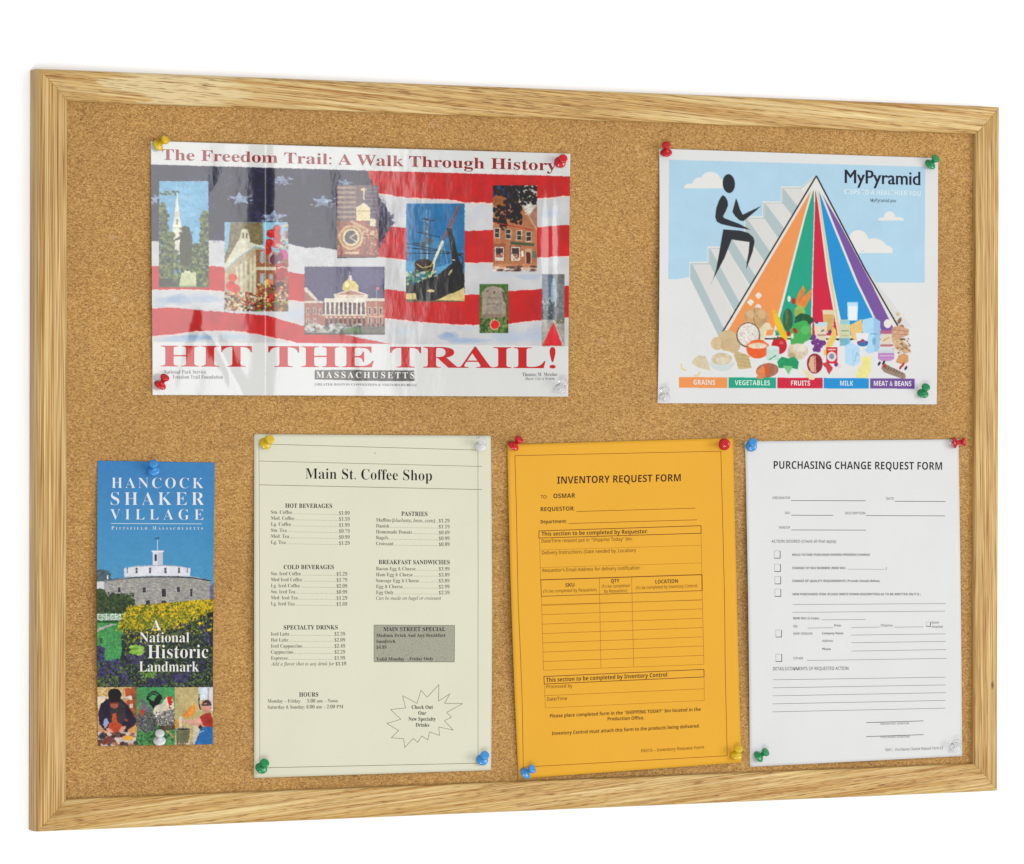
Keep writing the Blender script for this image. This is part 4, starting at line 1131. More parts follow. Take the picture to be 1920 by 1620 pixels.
def h_flat(c, amp, curl, ph=0.0, corner=None, cc=0.0):
    (ax, ay), (bx, by), (cx_, cy_), (dx, dy) = c

    def f(px, py):
        u = (px - (ax + dx) / 2) / ((bx + cx_) / 2 - (ax + dx) / 2); v = (py - (ay + by) / 2) / ((cy_ + dy) / 2 - (ay + by) / 2)
        u = np.clip(u, 0, 1); v = np.clip(v, 0, 1)
        b = 4 * u * (1 - u); w = 4 * v * (1 - v)
        h = amp * (0.6 * b * (0.5 + 0.5 * v) + 0.5 * w * (0.4 + 0.6 * np.abs(u - .5) * 2)) + 0.3 * amp * np.sin(5 * u + ph) * np.sin(4 * v + ph) * np.maximum(b, w)
        h = h + curl * np.maximum(b ** 2 * v ** 8, w ** 2 * np.maximum(u, 1 - u) ** 10)
        return np.maximum(h, 0) + 0.0002
    return f


pc = [(1236, 278.6), (1758.7, 296.4), (1756.3, 758.3), (1233, 756)]
pyr = Sheet('food_pyramid_poster', 'coloured food pyramid poster with a black stick figure climbing white stairs', 'poster', pc, h_flat(pc, 0.0028, 0.0022, .4), M_SATIN, PW, bow=(2.0, 1.0, 0, 0))
skyf = lambda x, y: (y > np.interp(x, [1254, 1735], [299.4, 312.7])) & (y < np.interp(x, [1253, 1733], [523, 529.7])) & (x > np.interp(y, [299, 523], [1254.5, 1253])) & (x < np.interp(y, [312, 529], [1735, 1733]))
xa = lambda Y, p: np.interp(Y, [q_[1] for q_ in p], [q_[0] for q_ in p])
m1 = lambda x, y: (1210 + x / 3.368, 240 + y / 3.368)
AP, BL_, BR_ = m1(1080, 296), m1(458, 1336), m1(1644, 1336)
tri = lambda x, y: (y > AP[1]) & (y < BL_[1]) & (x > np.interp(y, [AP[1], BL_[1]], [AP[0], BL_[0]])) & (x < np.interp(y, [AP[1], BR_[1]], [AP[0], BR_[0]]))
food = lambda x, y: (y > 500 + 255 / 3.368) & (y < 706.5) & (x > 1273) & (x < 1712) & ((y > 500 + 455 / 3.368) | tri(x, y) | (x > 1210 + 1470 / 3.368) | (np.hypot(x - 1360, y - 640) < 30))
bars = [('colour_bar', inr(1210 + a_ / 3.368, 500 + (697 + (a_ - 213) * .0065) / 3.368, 1210 + (b_ + 1) / 3.368, 500 + (767 + (a_ - 213) * .004) / 3.368)) for a_, b_ in ((213, 518), (525, 826), (833, 1120), (1127, 1412), (1419, 1701))]
bl = ['orange', 'green', 'red', 'blue', 'purple']
pyr.grid(640, 590, cv, [('sky_picture|pale blue sky with clouds, stairs and climbing figure', skyf), ('pyramid_picture|six coloured wedges in a black triangle', tri), ('food_picture|heap of drawn foods', food)] + [(n_ + '|' + c_ + ' bar', f_) for (n_, f_), c_ in zip(bars, bl)])
k = Ink(pyr, M1)
DK = (22, 44, 66)
k.text('MyPyramid', 1261, 347, 1735, 361, 84, DK, 'hum', res=4, heavy=2.0)
k.build('title_lettering')
k.text('STEPS TO A HEALTHIER YOU', 1254, 417, 1738, 429, 31, (218, 232, 238), 'sansb')
k.text('MyPyramid.gov', 1422, 466, 1585, 470, 21, (66, 84, 98), 'sans')
k.build('subtitle_lettering')
k.q = M2
TW = (232, 226, 218)
for t_, xa_, ya_, xb_, yb_, c_ in [('GRAINS', 303, 745, 441, 746, TW), ('VEGETABLES', 565, 748, 787, 750, (214, 236, 222)), ('FRUITS', 920, 750, 1040, 751, (240, 232, 226)), ('MILK', 1230, 751, 1312, 752, (212, 230, 240)), ('MEAT & BEANS', 1443, 752, 1680, 754, (238, 232, 238))]:
    k.text(t_, xa_, ya_, xb_, yb_, 31, c_, 'sansb')
    k.build('bar_lettering')

# ------------------------------------------------------------------ village brochure
b0_ = 1120 + 908 / 5.4
H1 = (160, 840, 5.4); H2 = (160, 1120, 5.4)
cv = Canvas(178, 858, 408, 1404, (70, 140, 188), 3)
for k in range(40):
    y0_ = 858 + k * 7
    t = k / 39
    cv.rect(170, y0_, 410, y0_ + 8, (64 + 18 * t, 128 + 26 * t, 186 + 4 * t), 1, .025, 8)
cv.q = H1
cv.ell(170, 1280, 90, 50, (84, 104, 110), 1, .2, 4); cv.poly([(100, 1240), (160, 1225), (240, 1290), (270, 1330), (270, 1500), (100, 1500)], (76, 98, 108), 1, .25, 4)
cv.rect(110, 1352, 196, 1430, (206, 208, 214), 1, .05, 5); cv.rect(220, 1290, 232, 1330, (226, 226, 222)); cv.rect(1240, 1380, 1310, 1570, (96, 104, 140), 1, .2, 4)
# round stone barn
cv.poly([(190, 1345), (440, 1315), (700, 1306), (980, 1306), (1258, 1342), (1258, 1620), (190, 1620)], (156, 154, 148), 1, .12, 3)
for r_ in range(26):
    y = 1340 + r_ * 11
    x = 195 + random.random() * 10
    while x < 1250:
        w = random.uniform(12, 34)
        c = random.choice([(176, 172, 164), (140, 138, 134), (164, 158, 146), (122, 122, 122), (150, 146, 140), (190, 186, 176)])
        cv.rect(x, y, x + w, y + 8, c, .75); x += w + 3
cv.poly([(172, 1358), (300, 1322), (480, 1303), (700, 1294), (930, 1294), (1100, 1306), (1220, 1326), (1278, 1342), (1255, 1348), (1100, 1322), (930, 1312), (700, 1310), (480, 1318), (300, 1338)], (58, 62, 70))
cv.poly([(180, 1352), (480, 1299), (700, 1291), (930, 1291), (1100, 1303), (1270, 1338), (1100, 1308), (930, 1297), (700, 1297), (480, 1306)], (206, 210, 216))
cv.poly([(392, 1218), (520, 1192), (700, 1184), (900, 1186), (1064, 1216), (1060, 1296), (900, 1292), (700, 1290), (520, 1296), (396, 1306)], (222, 222, 228), 1, .02, 6)
cv.poly([(388, 1222), (520, 1194), (700, 1184), (900, 1186), (1068, 1218), (900, 1196), (700, 1192), (520, 1202)], (150, 156, 172))
for x in (426, 518, 655, 812, 948, 1032): w_ = 5 if x in (426, 1032) else 11; cv.rect(x - w_, 1212, x + w_, 1268, (84, 88, 100)); cv.rect(x - w_, 1236, x + w_, 1240, (200, 200, 206))
cv.poly([(682, 1050), (784, 1050), (780, 1186), (682, 1186)], (216, 216, 222)); cv.rect(732, 1050, 784, 1186, (190, 194, 206)); cv.poly([(668, 1038), (800, 1038), (786, 1056), (678, 1056)], (226, 226, 230)); cv.rect(700, 1076, 724, 1144, (60, 64, 76))
cv.line([(731, 930), (731, 1040)], 6, (210, 214, 222)); cv.line([(702, 920), (750, 908)], 9, (52, 66, 90))
for (x, y, w, h) in [(330, 1410, 26, 52), (580, 1412, 34, 52), (772, 1424, 46, 84), (925, 1408, 34, 50), (1060, 1426, 26, 78), (612, 1540, 44, 60), (770, 1545, 50, 40)]:
    cv.rect(x - 5, y - 5, x + w + 5, y + h + 6, (186, 186, 184)); cv.rect(x, y, x + w, y + h, (66, 62, 66), 1, .3, 3)
# shrubs, fence, lawn, flowers
DKG = [(46, 62, 40), (66, 84, 52), (36, 48, 36), (84, 100, 62), (58, 70, 58)]
cv.poly([(110, 1430), (150, 1420), (196, 1440), (230, 1500), (300, 1490), (380, 1480), (460, 1520), (500, 1560), (500, 1640), (110, 1640)], (60, 78, 54), 1, .25, 5)
cv.specks(112, 1440, 490, 1640, 420, 13, DKG, .8, inside=lambda x, y: y > 1470 or x < 190)
cv.q = H2
cv.rect(110, 0, 470, 170, (58, 72, 50), 1, .25, 4); cv.specks(112, 0, 470, 165, 330, 12, DKG, .85)
cv.rect(110, 160, 440, 236, (64, 120, 70), 1, .15, 4)
for y in (170, 188, 206, 222): cv.rect(110, y, 440, y + 9, (218, 222, 216))
for x in range(118, 440, 46): cv.rect(x, 164, x + 7, 236, (214, 220, 214))
cv.rect(110, 232, 360, 262, (40, 84, 50), 1, .2, 4); cv.rect(110, 258, 480, 640, (70, 138, 80), 1, .09, 4)
cv.specks(112, 262, 380, 640, 260, 8, [(84, 168, 96), (54, 136, 72), (100, 178, 104)], .6)
cv.poly([(110, 322), (260, 268), (326, 268), (200, 312), (110, 352)], (172, 166, 158), 1, .06, 5)
GB = [(34, 44, 36), (50, 62, 44), (70, 90, 50), (56, 48, 80), (74, 64, 106), (40, 36, 56), (96, 120, 62), (44, 70, 42), (84, 104, 60), (110, 128, 84)]
cv.poly([(380, 330), (460, 300), (700, 200), (1310, 120), (1310, 910), (110, 910), (110, 700), (220, 650), (340, 660), (370, 560), (360, 430)], (44, 48, 48), 1, .35, 5)
cv.specks(350, 200, 1300, 905, 3600, 10, GB, .8, inside=lambda x, y: x > 380 or y > 640)
cv.specks(112, 650, 420, 905, 520, 13, GB, .85); cv.specks(112, 690, 1300, 905, 340, 9, [(104, 136, 70), (130, 160, 84), (84, 120, 60)], .85, .5)
cv.specks(112, 500, 190, 640, 90, 13, [(60, 52, 100), (46, 40, 76), (76, 68, 116)], .9); cv.rect(150, 410, 172, 470, (50, 60, 50), .7, .3, 3)
for (x, y, n_) in [(200, 700, 60), (320, 690, 60), (150, 770, 60), (400, 830, 80), (240, 760, 60), (1000, 160, 90), (880, 170, 30), (860, 250, 60), (1180, 310, 50), (1000, 330, 50), (1250, 420, 60), (600, 520, 60), (480, 640, 50), (1150, 700, 60), (760, 830, 80), (950, 810, 80), (1020, 780, 60), (680, 860, 60), (560, 620, 50)]:
    cv.specks(x - 60, y - 55, x + 60, y + 55, n_, 13, [(70, 60, 108), (52, 46, 84), (84, 76, 122), (44, 50, 50), (60, 78, 48)], .9)
cv.poly([(420, 140), (460, 85), (700, 66), (1000, 40), (1310, 22), (1310, 140), (1000, 220), (1100, 190), (900, 280), (700, 320), (500, 330), (330, 330), (360, 230)], (104, 108, 36), 1, .4, 3)
YEL = [(222, 190, 30), (228, 196, 44), (200, 160, 24), (214, 176, 30), (150, 140, 30), (110, 116, 34), (206, 178, 36)]
lim = lambda x, y: y > 90 - (x - 440) * .08 + random.uniform(-8, 12) and random.random() < 1.45 - y / 380 and y < ((350 if x < 860 else 350 - (x - 860) * .5) + random.uniform(-60, 20))
cv.specks(300, 20, 1300, 370, 2900, 9, YEL, .9, inside=lambda x, y: (x > 430 - (y - 90) * .5) and lim(x, y))
cv.specks(700, 25, 1300, 130, 420, 11, YEL, .9, inside=lambda x, y: y > 70 - (x - 700) * .08)
cv.specks(430, 60, 1300, 320, 380, 9, [(80, 96, 34), (60, 78, 30), (120, 120, 40)], .8, inside=lim)
cv.specks(370, 180, 1290, 600, 1500, 9, [(112, 124, 56), (88, 104, 46), (150, 150, 48), (70, 90, 42), (196, 170, 40)], .85, inside=lambda x, y: random.random() < 1.05 - (y - 180) / 360 - max(0, x - 900) / 900)
for (x, y) in [(1250, 330), (1160, 262), (700, 330), (1010, 245), (880, 190), (930, 270)]: cv.ell(x, y, 18, 12, (222, 190, 30))
cv.specks(470, 490, 570, 580, 46, 14, [(130, 178, 70), (96, 140, 56), (160, 200, 90)], .9, 2)
cv.specks(560, 740, 720, 820, 60, 12, [(120, 160, 70), (96, 140, 56)], .9, .6)
cv.rect(110, 903, 1310, 912, (30, 30, 40))
# three small photographs along the foot
cv.rect(110, 909, 521, 1530, (196, 150, 110), 1, .08, 8)
cv.rect(110, 912, 520, 1010, (206, 176, 120), 1, .1, 6); cv.rect(110, 1008, 520, 1020, (214, 204, 190)); cv.rect(404, 920, 470, 1000, (176, 84, 50)); cv.rect(470, 912, 521, 1330, (140, 84, 60), 1, .2, 5); cv.rect(120, 1020, 200, 1120, (222, 206, 176)); cv.rect(420, 1040, 480, 1200, (184, 96, 60), 1, .2, 4); cv.rect(440, 995, 476, 1036, (226, 214, 196)); cv.rect(448, 1078, 480, 1118, (222, 206, 186)); cv.specks(120, 920, 400, 1005, 30, 12, [(176, 120, 60), (226, 206, 160)], .7)
cv.poly([(150, 1090), (210, 1035), (290, 1020), (360, 1030), (430, 1090), (480, 1180), (520, 1250), (470, 1340), (400, 1370), (200, 1350), (140, 1280), (128, 1180)], (48, 42, 60), 1, .2, 7)
cv.poly([(262, 1050), (330, 1050), (400, 1100), (410, 1260), (330, 1290), (260, 1270), (250, 1120)], (62, 56, 60), 1, .15, 6)
cv.ell(292, 1085, 40, 40, (176, 96, 70), 1, .1, 5); cv.ell(296, 985, 70, 62, (36, 24, 24), 1, .2, 5); cv.poly([(228, 990), (364, 990), (350, 1060), (244, 1062)], (38, 26, 26)); cv.poly([(248, 1062), (340, 1060), (320, 1078), (262, 1078)], (120, 50, 40))
cv.poly([(270, 1185), (310, 1170), (322, 1260), (372, 1290), (384, 1350), (340, 1386), (250, 1380), (228, 1320), (240, 1280), (274, 1262)], (190, 78, 44), 1, .1, 5)
for (x, y) in [(240, 1340), (255, 1362), (270, 1380), (385, 1320), (370, 1345), (350, 1370)]: cv.ell(x, y, 30, 16, (210, 150, 130), 1, .08, 4, rot=.4 if x < 300 else -.4)
cv.ell(412, 1242, 13, 16, (176, 60, 40)); cv.poly([(190, 1230), (220, 1225), (240, 1270), (200, 1330), (180, 1290)], (150, 160, 196))
cv.rect(110, 1395, 521, 1530, (150, 116, 100), 1, .25, 6); cv.specks(125, 1380, 520, 1510, 110, 24, [(120, 70, 56), (196, 186, 180), (90, 60, 54), (176, 120, 90), (214, 206, 200), (60, 50, 56)], .85, 1.6)
cv.ell(430, 1425, 60, 24, (222, 164, 66), 1, .08, 5); cv.line([(300, 1420), (345, 1480)], 20, (222, 206, 190)); cv.poly([(430, 1340), (510, 1290), (521, 1330), (450, 1390)], (216, 150, 80), .9); cv.poly([(150, 1460), (230, 1410), (290, 1420), (180, 1500)], (120, 60, 56), .9)
cv.rect(521, 909, 908, 1530, (74, 146, 88), 1, .12, 5); cv.specks(522, 912, 908, 1120, 120, 10, [(96, 166, 100), (60, 126, 76)], .6)
cv.specks(522, 1330, 908, 1500, 320, 12, [(58, 112, 66), (84, 142, 80), (40, 80, 50), (110, 150, 90)], .8)
cv.poly([(556, 1030), (572, 1025), (620, 1070), (680, 1140), (660, 1180), (600, 1170), (555, 1140)], (110, 106, 110), 1, .35, 2)
cv.poly([(520, 1190), (600, 1160), (700, 1170), (740, 1250), (700, 1340), (600, 1370), (540, 1330), (520, 1270)], (92, 94, 92), 1, .4, 2)
for t in range(16):
    a = 2.9 - t * .16; a2 = a - .16
    w_ = 46 * (1 - abs(t - 8) / 14)
    cv.line([(700 + 76 * math.cos(a), 1060 - 92 * math.sin(a)), (700 + 76 * math.cos(a2), 1060 - 92 * math.sin(a2))], w_, (26, 30, 32))
cv.poly([(628, 1010), (650, 1080), (690, 1130), (720, 1120), (760, 1060), (770, 990), (740, 965), (690, 1050), (660, 1040)], (24, 28, 30)); cv.line([(640, 1000), (690, 965), (740, 990)], 14, (60, 110, 70))
cv.poly([(690, 1130), (720, 1090), (770, 1080), (800, 1040), (835, 1000), (880, 1010), (900, 1080), (905, 1240), (860, 1250), (730, 1230), (690, 1190)], (206, 198, 178), 1, .12, 5)
cv.poly([(720, 1200), (800, 1150), (905, 1130), (908, 1330), (740, 1310)], (120, 118, 112), 1, .45, 2)
cv.specks(720, 1160, 905, 1320, 150, 7, [(220, 216, 206), (60, 60, 60)], .8); cv.specks(525, 1190, 730, 1350, 170, 7, [(150, 150, 146), (50, 52, 52)], .8)
cv.poly([(828, 1010), (850, 996), (880, 1010), (882, 1040), (874, 1090), (852, 1098), (834, 1060)], (196, 44, 40)); cv.ell(858, 1120, 8, 14, (170, 50, 40)); cv.line([(870, 1040), (886, 1046)], 8, (226, 200, 120))
cv.ell(573, 1160, 22, 30, (190, 60, 50)); cv.ell(575, 1185, 18, 24, (176, 80, 66)); cv.rect(740, 1300, 905, 1345, (80, 64, 48), .8, .3, 4); cv.line([(820, 1345), (896, 1425)], 14, (196, 140, 96)); cv.line([(870, 1330), (905, 1300)], 10, (70, 50, 40))
cv.rect(908, 909, 1310, 1530, (190, 172, 120), 1, .06, 12)
cv.poly([(1140, 909), (1310, 909), (1310, 1150), (1160, 1150)], (206, 206, 206), 1, .05, 6); cv.rect(1170, 920, 1230, 1030, (214, 222, 232)); cv.rect(1240, 909, 1250, 1150, (150, 150, 150)); cv.line([(1154, 980), (1150, 1060), (1162, 1140)], 12, (40, 36, 34))
cv.rect(1165, 1040, 1240, 1140, (190, 140, 90), .8, .2, 5)
for t in range(12): cv.ell(940 + t * 16, 1180 + 10 * math.sin(t), 60, 70, (180, 160, 100), .10)
cv.poly([(985, 1190), (1060, 1110), (1110, 1070), (1116, 1140), (1090, 1200), (1010, 1222)], (214, 136, 60), 1, .1, 5); cv.poly([(908, 1240), (990, 1230), (990, 1340), (908, 1340)], (206, 146, 50), .9, .1, 5)
cv.ell(1230, 1085, 50, 44, (76, 62, 62), 1, .15, 5); cv.ell(1226, 1120, 48, 50, (206, 146, 130), 1, .05, 6); cv.poly([(1180, 1085), (1270, 1070), (1278, 1120), (1260, 1100), (1190, 1100)], (78, 64, 64)); cv.ell(1272, 1118, 10, 16, (200, 136, 120))
cv.poly([(1150, 1215), (1200, 1180), (1262, 1165), (1296, 1240), (1296, 1330), (1200, 1300)], (166, 54, 48), 1, .08, 6)
cv.poly([(975, 1236), (1060, 1240), (1160, 1225), (1180, 1275), (1080, 1280), (990, 1262)], (214, 164, 146), 1, .04, 6); cv.poly([(1060, 1270), (1180, 1270), (1200, 1330), (1140, 1330), (1080, 1300)], (206, 150, 130)); cv.rect(1090, 1300, 1150, 1500, (206, 196, 170), .9, .08, 8)
cv.poly([(1180, 1310), (1290, 1310), (1296, 1490), (1100, 1500), (1140, 1400)], (44, 104, 164), 1, .1, 6); cv.line([(1150, 1370), (1200, 1352)], 12, (130, 180, 220)); cv.ell(1165, 1315, 20, 24, (80, 50, 44))
cv.rect(948, 1210, 980, 1330, (214, 210, 196), 1, .05, 5)
cv.poly([(912, 1330), (1060, 1335), (1040, 1500), (926, 1500)], (104, 104, 76), 1, .12, 5); cv.ell(990, 1334, 76, 18, (150, 150, 130)); cv.ell(990, 1336, 62, 12, (60, 58, 44)); cv.line([(950, 1350), (955, 1490)], 5, (130, 130, 100)); cv.rect(1040, 1440, 1110, 1500, (190, 176, 150), .8, .2, 6)
cv.specks(910, 1470, 1110, 1500, 40, 12, [(110, 90, 70), (206, 190, 160)], .8)
cv.q = (0, 0, 1)
cv.photo(178, 1060, 408, 1120, 0.35, 0.07); cv.photo(178, 1120, 408, b0_, 0.8, 0.12); cv.photo(178, b0_, 408, 1404, 0.7, 0.13); cv.photo(178, 858, 408, 1060, 0.0, 0.025)
bc = [(183, 863.7), (402.6, 867.4), (398.9, 1395.4), (184, 1398.7)]
bro = Sheet('village_brochure', 'narrow glossy brochure with a round stone barn and flowers under a blue sky', 'brochure', bc, h_flat(bc, 0.0022, 0.003, 1.2), M_SATIN, (120, 130, 140), bow=(-1.8, -.8, 0, 0))
b0 = 1120 + 908 / 5.4
bro.grid(280, 665, cv, [
    ('flower_picture|yellow and violet flower bed with lawn and rail fence', lambda x, y: (y > 1120 + 60 / 5.4) & (y < b0)),
    ('barn_picture|round stone barn with white cupola', lambda x, y: (y > 840 + 1180 / 5.4) & (y <= 1120 + 60 / 5.4)),
    ('photograph|person in dark clothes bending over a craft', lambda x, y: (y >= b0) & (x < 160 + 521 / 5.4)),
    ('photograph|speckled hens and a white rooster on grass', lambda x, y: (y >= b0) & (x >= 160 + 521 / 5.4) & (x < 160 + 908 / 5.4)),
    ('photograph|child in red and blue beside a wooden bucket', lambda x, y: (y >= b0) & (x >= 160 + 908 / 5.4))])
WB = (226, 228, 232)
k = Ink(bro, H1)
k.text('HANCOCK', 265, 405, 1198, 408, 104, WB, 'serift', track=True, res=3); k.text('SHAKER', 258, 577, 1205, 578, 128, WB, 'serift', track=True, res=3); k.text('VILLAGE', 252, 724, 1196, 727, 104, WB, 'serift', track=True, res=3)
k.line(262, 764, 1182, 768, 1.1, (206, 220, 232))
k.build('title_lettering', 'white letters HANCOCK SHAKER VILLAGE')
k.text('P', 265, 826, 292, 826, 34, WB, 'serif'); k.text('ITTSFIELD,', 310, 826, 650, 827, 25, WB, 'serif', track=True); k.text('M', 680, 827, 718, 827, 34, WB, 'serif'); k.text('ASSACHUSETTS', 738, 827, 1190, 828, 25, WB, 'serif', track=True)
k.build('place_lettering')
k.q = H2
WB = (232, 230, 222)
k.text('A', 665, 334, 768, 334, 108, WB, 'serif', res=3); k.text('National', 550, 455, 1052, 455, 100, WB, 'serif', res=3); k.text('Historic', 632, 618, 1245, 615, 134, WB, 'serif', res=3); k.text('Landmark', 545, 752, 1150, 752, 102, WB, 'serif', res=3)
k.build('landmark_lettering', 'white letters A National Historic Landmark')

# ------------------------------------------------------------------ coffee shop menu
N1 = (465, 800, 4.129); N2 = (465, 1130, 4.129)
MP = (222, 220, 197)
mc = [(476.6, 814), (920.3, 817), (920.8, 1444), (476.6, 1458.6)]
menu = Sheet('coffee_menu', 'pale cream menu sheet headed Main St. Coffee Shop with starburst and grey box', 'menu', mc, h_flat(mc, 0.0018, 0.0025, .2), M_MATTE, MP, bow=(0, 2, 0, 0))
menu.grid(64, 90)
BKM = (44, 42, 36); BDY = (122, 118, 100)
k = Ink(menu, N1)
k.text('Main St. Coffee Shop', 445, 402, 1425, 418, 80, (34, 32, 30), 'serif', res=3)
k.build('heading_lettering', 'black heading Main St. Coffee Shop')


def price_list(k, title, tx, ty, tx2, ty2, rows, xr, x0, y0, dy, cap, sl=0.0, name='price_list', tail=None):
    k.text(title, tx, ty, tx2, ty2, 33, BKM, 'serifb')
    for i, (nm, pr, xe) in enumerate(rows):
        y = y0 + i * dy
        k.text(nm, x0, y, xe, y + sl * (xe - x0), cap, BDY, 'serif')
        yy = y + sl * (xr - x0)
        k.text(pr, xr - 82, yy, xr, yy, cap, BDY, 'serif')
        k.dots(xe + 4, y + sl * (xe - x0) - 2, xr - 86, yy - 2, (140, 135, 115))
    if tail: k.text(*tail)
    k.build(name)


price_list(k, 'HOT BEVERAGES', 288, 628, 652, 630, [('Sm. Coffee', '$1.09', 342), ('Med. Coffee', '$1.59', 358), ('Lg. Coffee', '$1.99', 334), ('Sm. Tea', '$0.79', 300), ('Med. Tea', '$0.99', 318), ('Lg. Tea', '$1.29', 292)], 787, 178, 674, 46.6, 27, .013)
price_list(k, 'PASTRIES', 1187, 690, 1390, 692, [('Muffins', '$1.29', 1106), ('Danish', '$1.19', 1092), ('Homemade Donuts', '$0.69', 1270), ('Bagels', '$0.99', 1086), ('Croissant', '$0.89', 1126)], 1560, 992, 735, 45.6, 27, .012,
           tail=('(blueberry, bran, corn)', 1114, 737, 1448, 740, 27, BDY, 'serifi'))
price_list(k, 'COLD BEVERAGES', 276, 1103, 665, 1103, [('Sm. Iced Coffee', '$1.29', 410), ('Med Iced Coffee', '$1.79', 418), ('Lg. Iced Coffee', '$2.09', 402), ('Sm. Iced Tea', '$0.99', 366), ('Med. Iced Tea', '$1.29', 384), ('Lg. Iced Tea', '$1.69', 360)], 768, 178, 1150, 46.6, 27, .006)
price_list(k, 'BREAKFAST SANDWICHES', 1012, 1064, 1562, 1066, [('Bacon Egg & Cheese', '$3.99', 1298), ('Ham Egg & Cheese', '$3.89', 1276), ('Sausage Egg & Cheese', '$3.89', 1324), ('Egg & Cheese', '$2.99', 1198), ('Egg Only', '$2.59', 1128)], 1560, 992, 1112, 46, 27, .004,
           tail=('Can be made on bagel or croissant', 992, 1340, 1496, 1340, 27, BDY, 'serifi'))
k.q = N2
price_list(k, 'SPECIALTY DRINKS', 276, 208, 695, 207, [('Iced Latte', '$2.39', 320), ('Hot Latte', '$2.09', 312), ('Iced Cappuccino', '$2.49', 420), ('Cappuccino', '$2.29', 350), ('Espresso', '$1.99', 306)], 752, 178, 255, 46.6, 27, 0.0,
           tail=('Add a flavor shot to any drink for $1.19', 178, 487, 760, 485, 27, BDY, 'serifi'))
k.text('HOURS', 396, 728, 545, 727, 33, BKM, 'serifb'); k.text('Monday \u2013 Friday:', 152, 775, 410, 774, 27, BDY); k.text('5:00 am \u2013 Noon', 458, 774, 695, 772, 27, BDY)
k.text('Saturday & Sunday:', 152, 822, 440, 820, 27, BDY); k.text('6:00 am \u2013 2:00 PM', 453, 820, 738, 818, 27, BDY)
k.build('opening_hours')
k.add(*[np.array([(465 + x / 4.129, 1130 + y / 4.129) for x, y in [(976, 173), (1600, 176), (1598, 459), (976, 458)]]), np.array([(0, 1, 2), (0, 2, 3)])], (166, 164, 146))
k.build('shaded_box', 'grey shaded box behind the street special')
kk = Ink(menu, N2, 0.00014)
kk.text('MAIN STREET SPECIAL', 1048, 220, 1528, 220, 31, (50, 50, 44), 'serifb'); kk.text('Medium Drink And Any Breakfast', 994, 266, 1528, 264, 25, (64, 64, 56), 'serifb'); kk.text('Sandwich', 994, 312, 1140, 311, 25, (64, 64, 56), 'serifb')
kk.text('$4.99', 994, 357, 1072, 357, 25, (84, 84, 74), 'serifb'); kk.text('Valid Monday \u2013 Friday Only', 994, 449, 1434, 446, 25, (60, 60, 52), 'serifb')
rr_ = random.Random(3)
for i in range(900):
    x, y = rr_.uniform(980, 1594), rr_.uniform(178, 455); s_ = rr_.uniform(1.2, 2.6); ox, oy, sc_ = N2
    kk.add(np.array([(ox + (x + a * s_) / sc_, oy + (y + b * s_) / sc_) for a, b in ((-1, -1), (1, -1), (1, 1), (-1, 1))]), np.array([(0, 1, 2), (0, 2, 3)]), rr_.choice([(140, 138, 122), (190, 188, 168), (150, 146, 130)]))
kk.pline([(976, 173), (1600, 176), (1598, 459), (976, 458), (976, 173)], .7, (110, 108, 96))
kk.build('special_lettering')
star = [(1478, 634), (1475, 762), (1563, 706), (1522, 780), (1662, 782), (1537, 850), (1575, 886), (1520, 914), (1590, 987), (1477, 962), (1482, 1028), (1405, 1000), (1393, 1062), (1345, 1032), (1314, 1082), (1280, 1050), (1213, 1122), (1206, 1053), (1110, 1046), (1166, 990), (1075, 935), (1183, 903), (1104, 827), (1220, 815), (1197, 720), (1308, 780), (1340, 678), (1387, 732), (1478, 634)]
k.pline(star, .75, (112, 106, 90)); k.build('starburst_outline')
for t, xa_, xb_, y in [('Check Out', 1267, 1432, 822), ('Our', 1318, 1380, 868), ('New Specialty', 1243, 1454, 914), ('Drinks', 1298, 1403, 960)]: k.text(t, xa_, y, xb_, y, 28, (66, 62, 52), 'serifb')
k.build('starburst_lettering')
LN = (128, 112, 84)
k.q = (0, 0, 1)
n1 = lambda x, y: (465 + x / 4.129, 800 + y / 4.129); n2 = lambda x, y: (465 + x / 4.129, 1130 + y / 4.129)
for a_, b_, w_ in [(n1(85, 266), n1(1812, 308), .75), (n1(85, 450), n1(1812, 487), .9), (n1(205, 137), n1(1780, 181), .8), (n1(85, 136), n1(205, 138), .6), (n1(85, 130), n1(90, 1363), .6), (n2(90, 0), n2(92, 1272), .6), (n1(1780, 150), n1(1782, 1363), .65), (n2(1781, 0), n2(1781, 1246), .65), (n2(92, 1279), n2(1780, 1243), .9)]:
    k.line(*a_, *b_, w_, LN)
k.line(*n1(980, 207), *n1(987, 204), 1.6, (120, 110, 90))
k.build('ruled_border')

# ------------------------------------------------------------------ orange request form
O1 = (940, 800, 4.174); O2 = (940, 1130, 4.174)
OP = (233, 173, 58)
oc = [(951.5, 833.5), (1374.8, 821), (1390.4, 1429.5), (972.3, 1460)]
org = Sheet('inventory_form', 'bright orange-yellow inventory request form pinned slightly askew', 'form', oc, h_flat(oc, 0.0030, 0.003, 2.2), M_MATTE, OP, lift=0.0009, bow=(-2.6, -1.0, 0, 0))
org.grid(64, 90)
BR = (96, 44, 22); BR2 = (150, 88, 30)
oup = (0.02, -1)
k = Ink(org, O1)
k.text('INVENTORY REQUEST FORM', 437, 447, 1404, 427, 56, (84, 30, 26), 'sansb', res=3, up=(0.01, -1))
k.build('heading_lettering', 'dark heading INVENTORY REQUEST FORM')
k.text('TO:', 308, 563, 360, 562, 27, (110, 60, 24), 'sans'); k.text('OSMAR', 408, 560, 578, 556, 35, (90, 44, 20), 'sansb'); k.text('REQUESTOR:', 308, 662, 574, 656, 32, (96, 50, 20), 'sansb'); k.text('Department:', 308, 758, 512, 753, 27, (96, 50, 20), 'sansb')
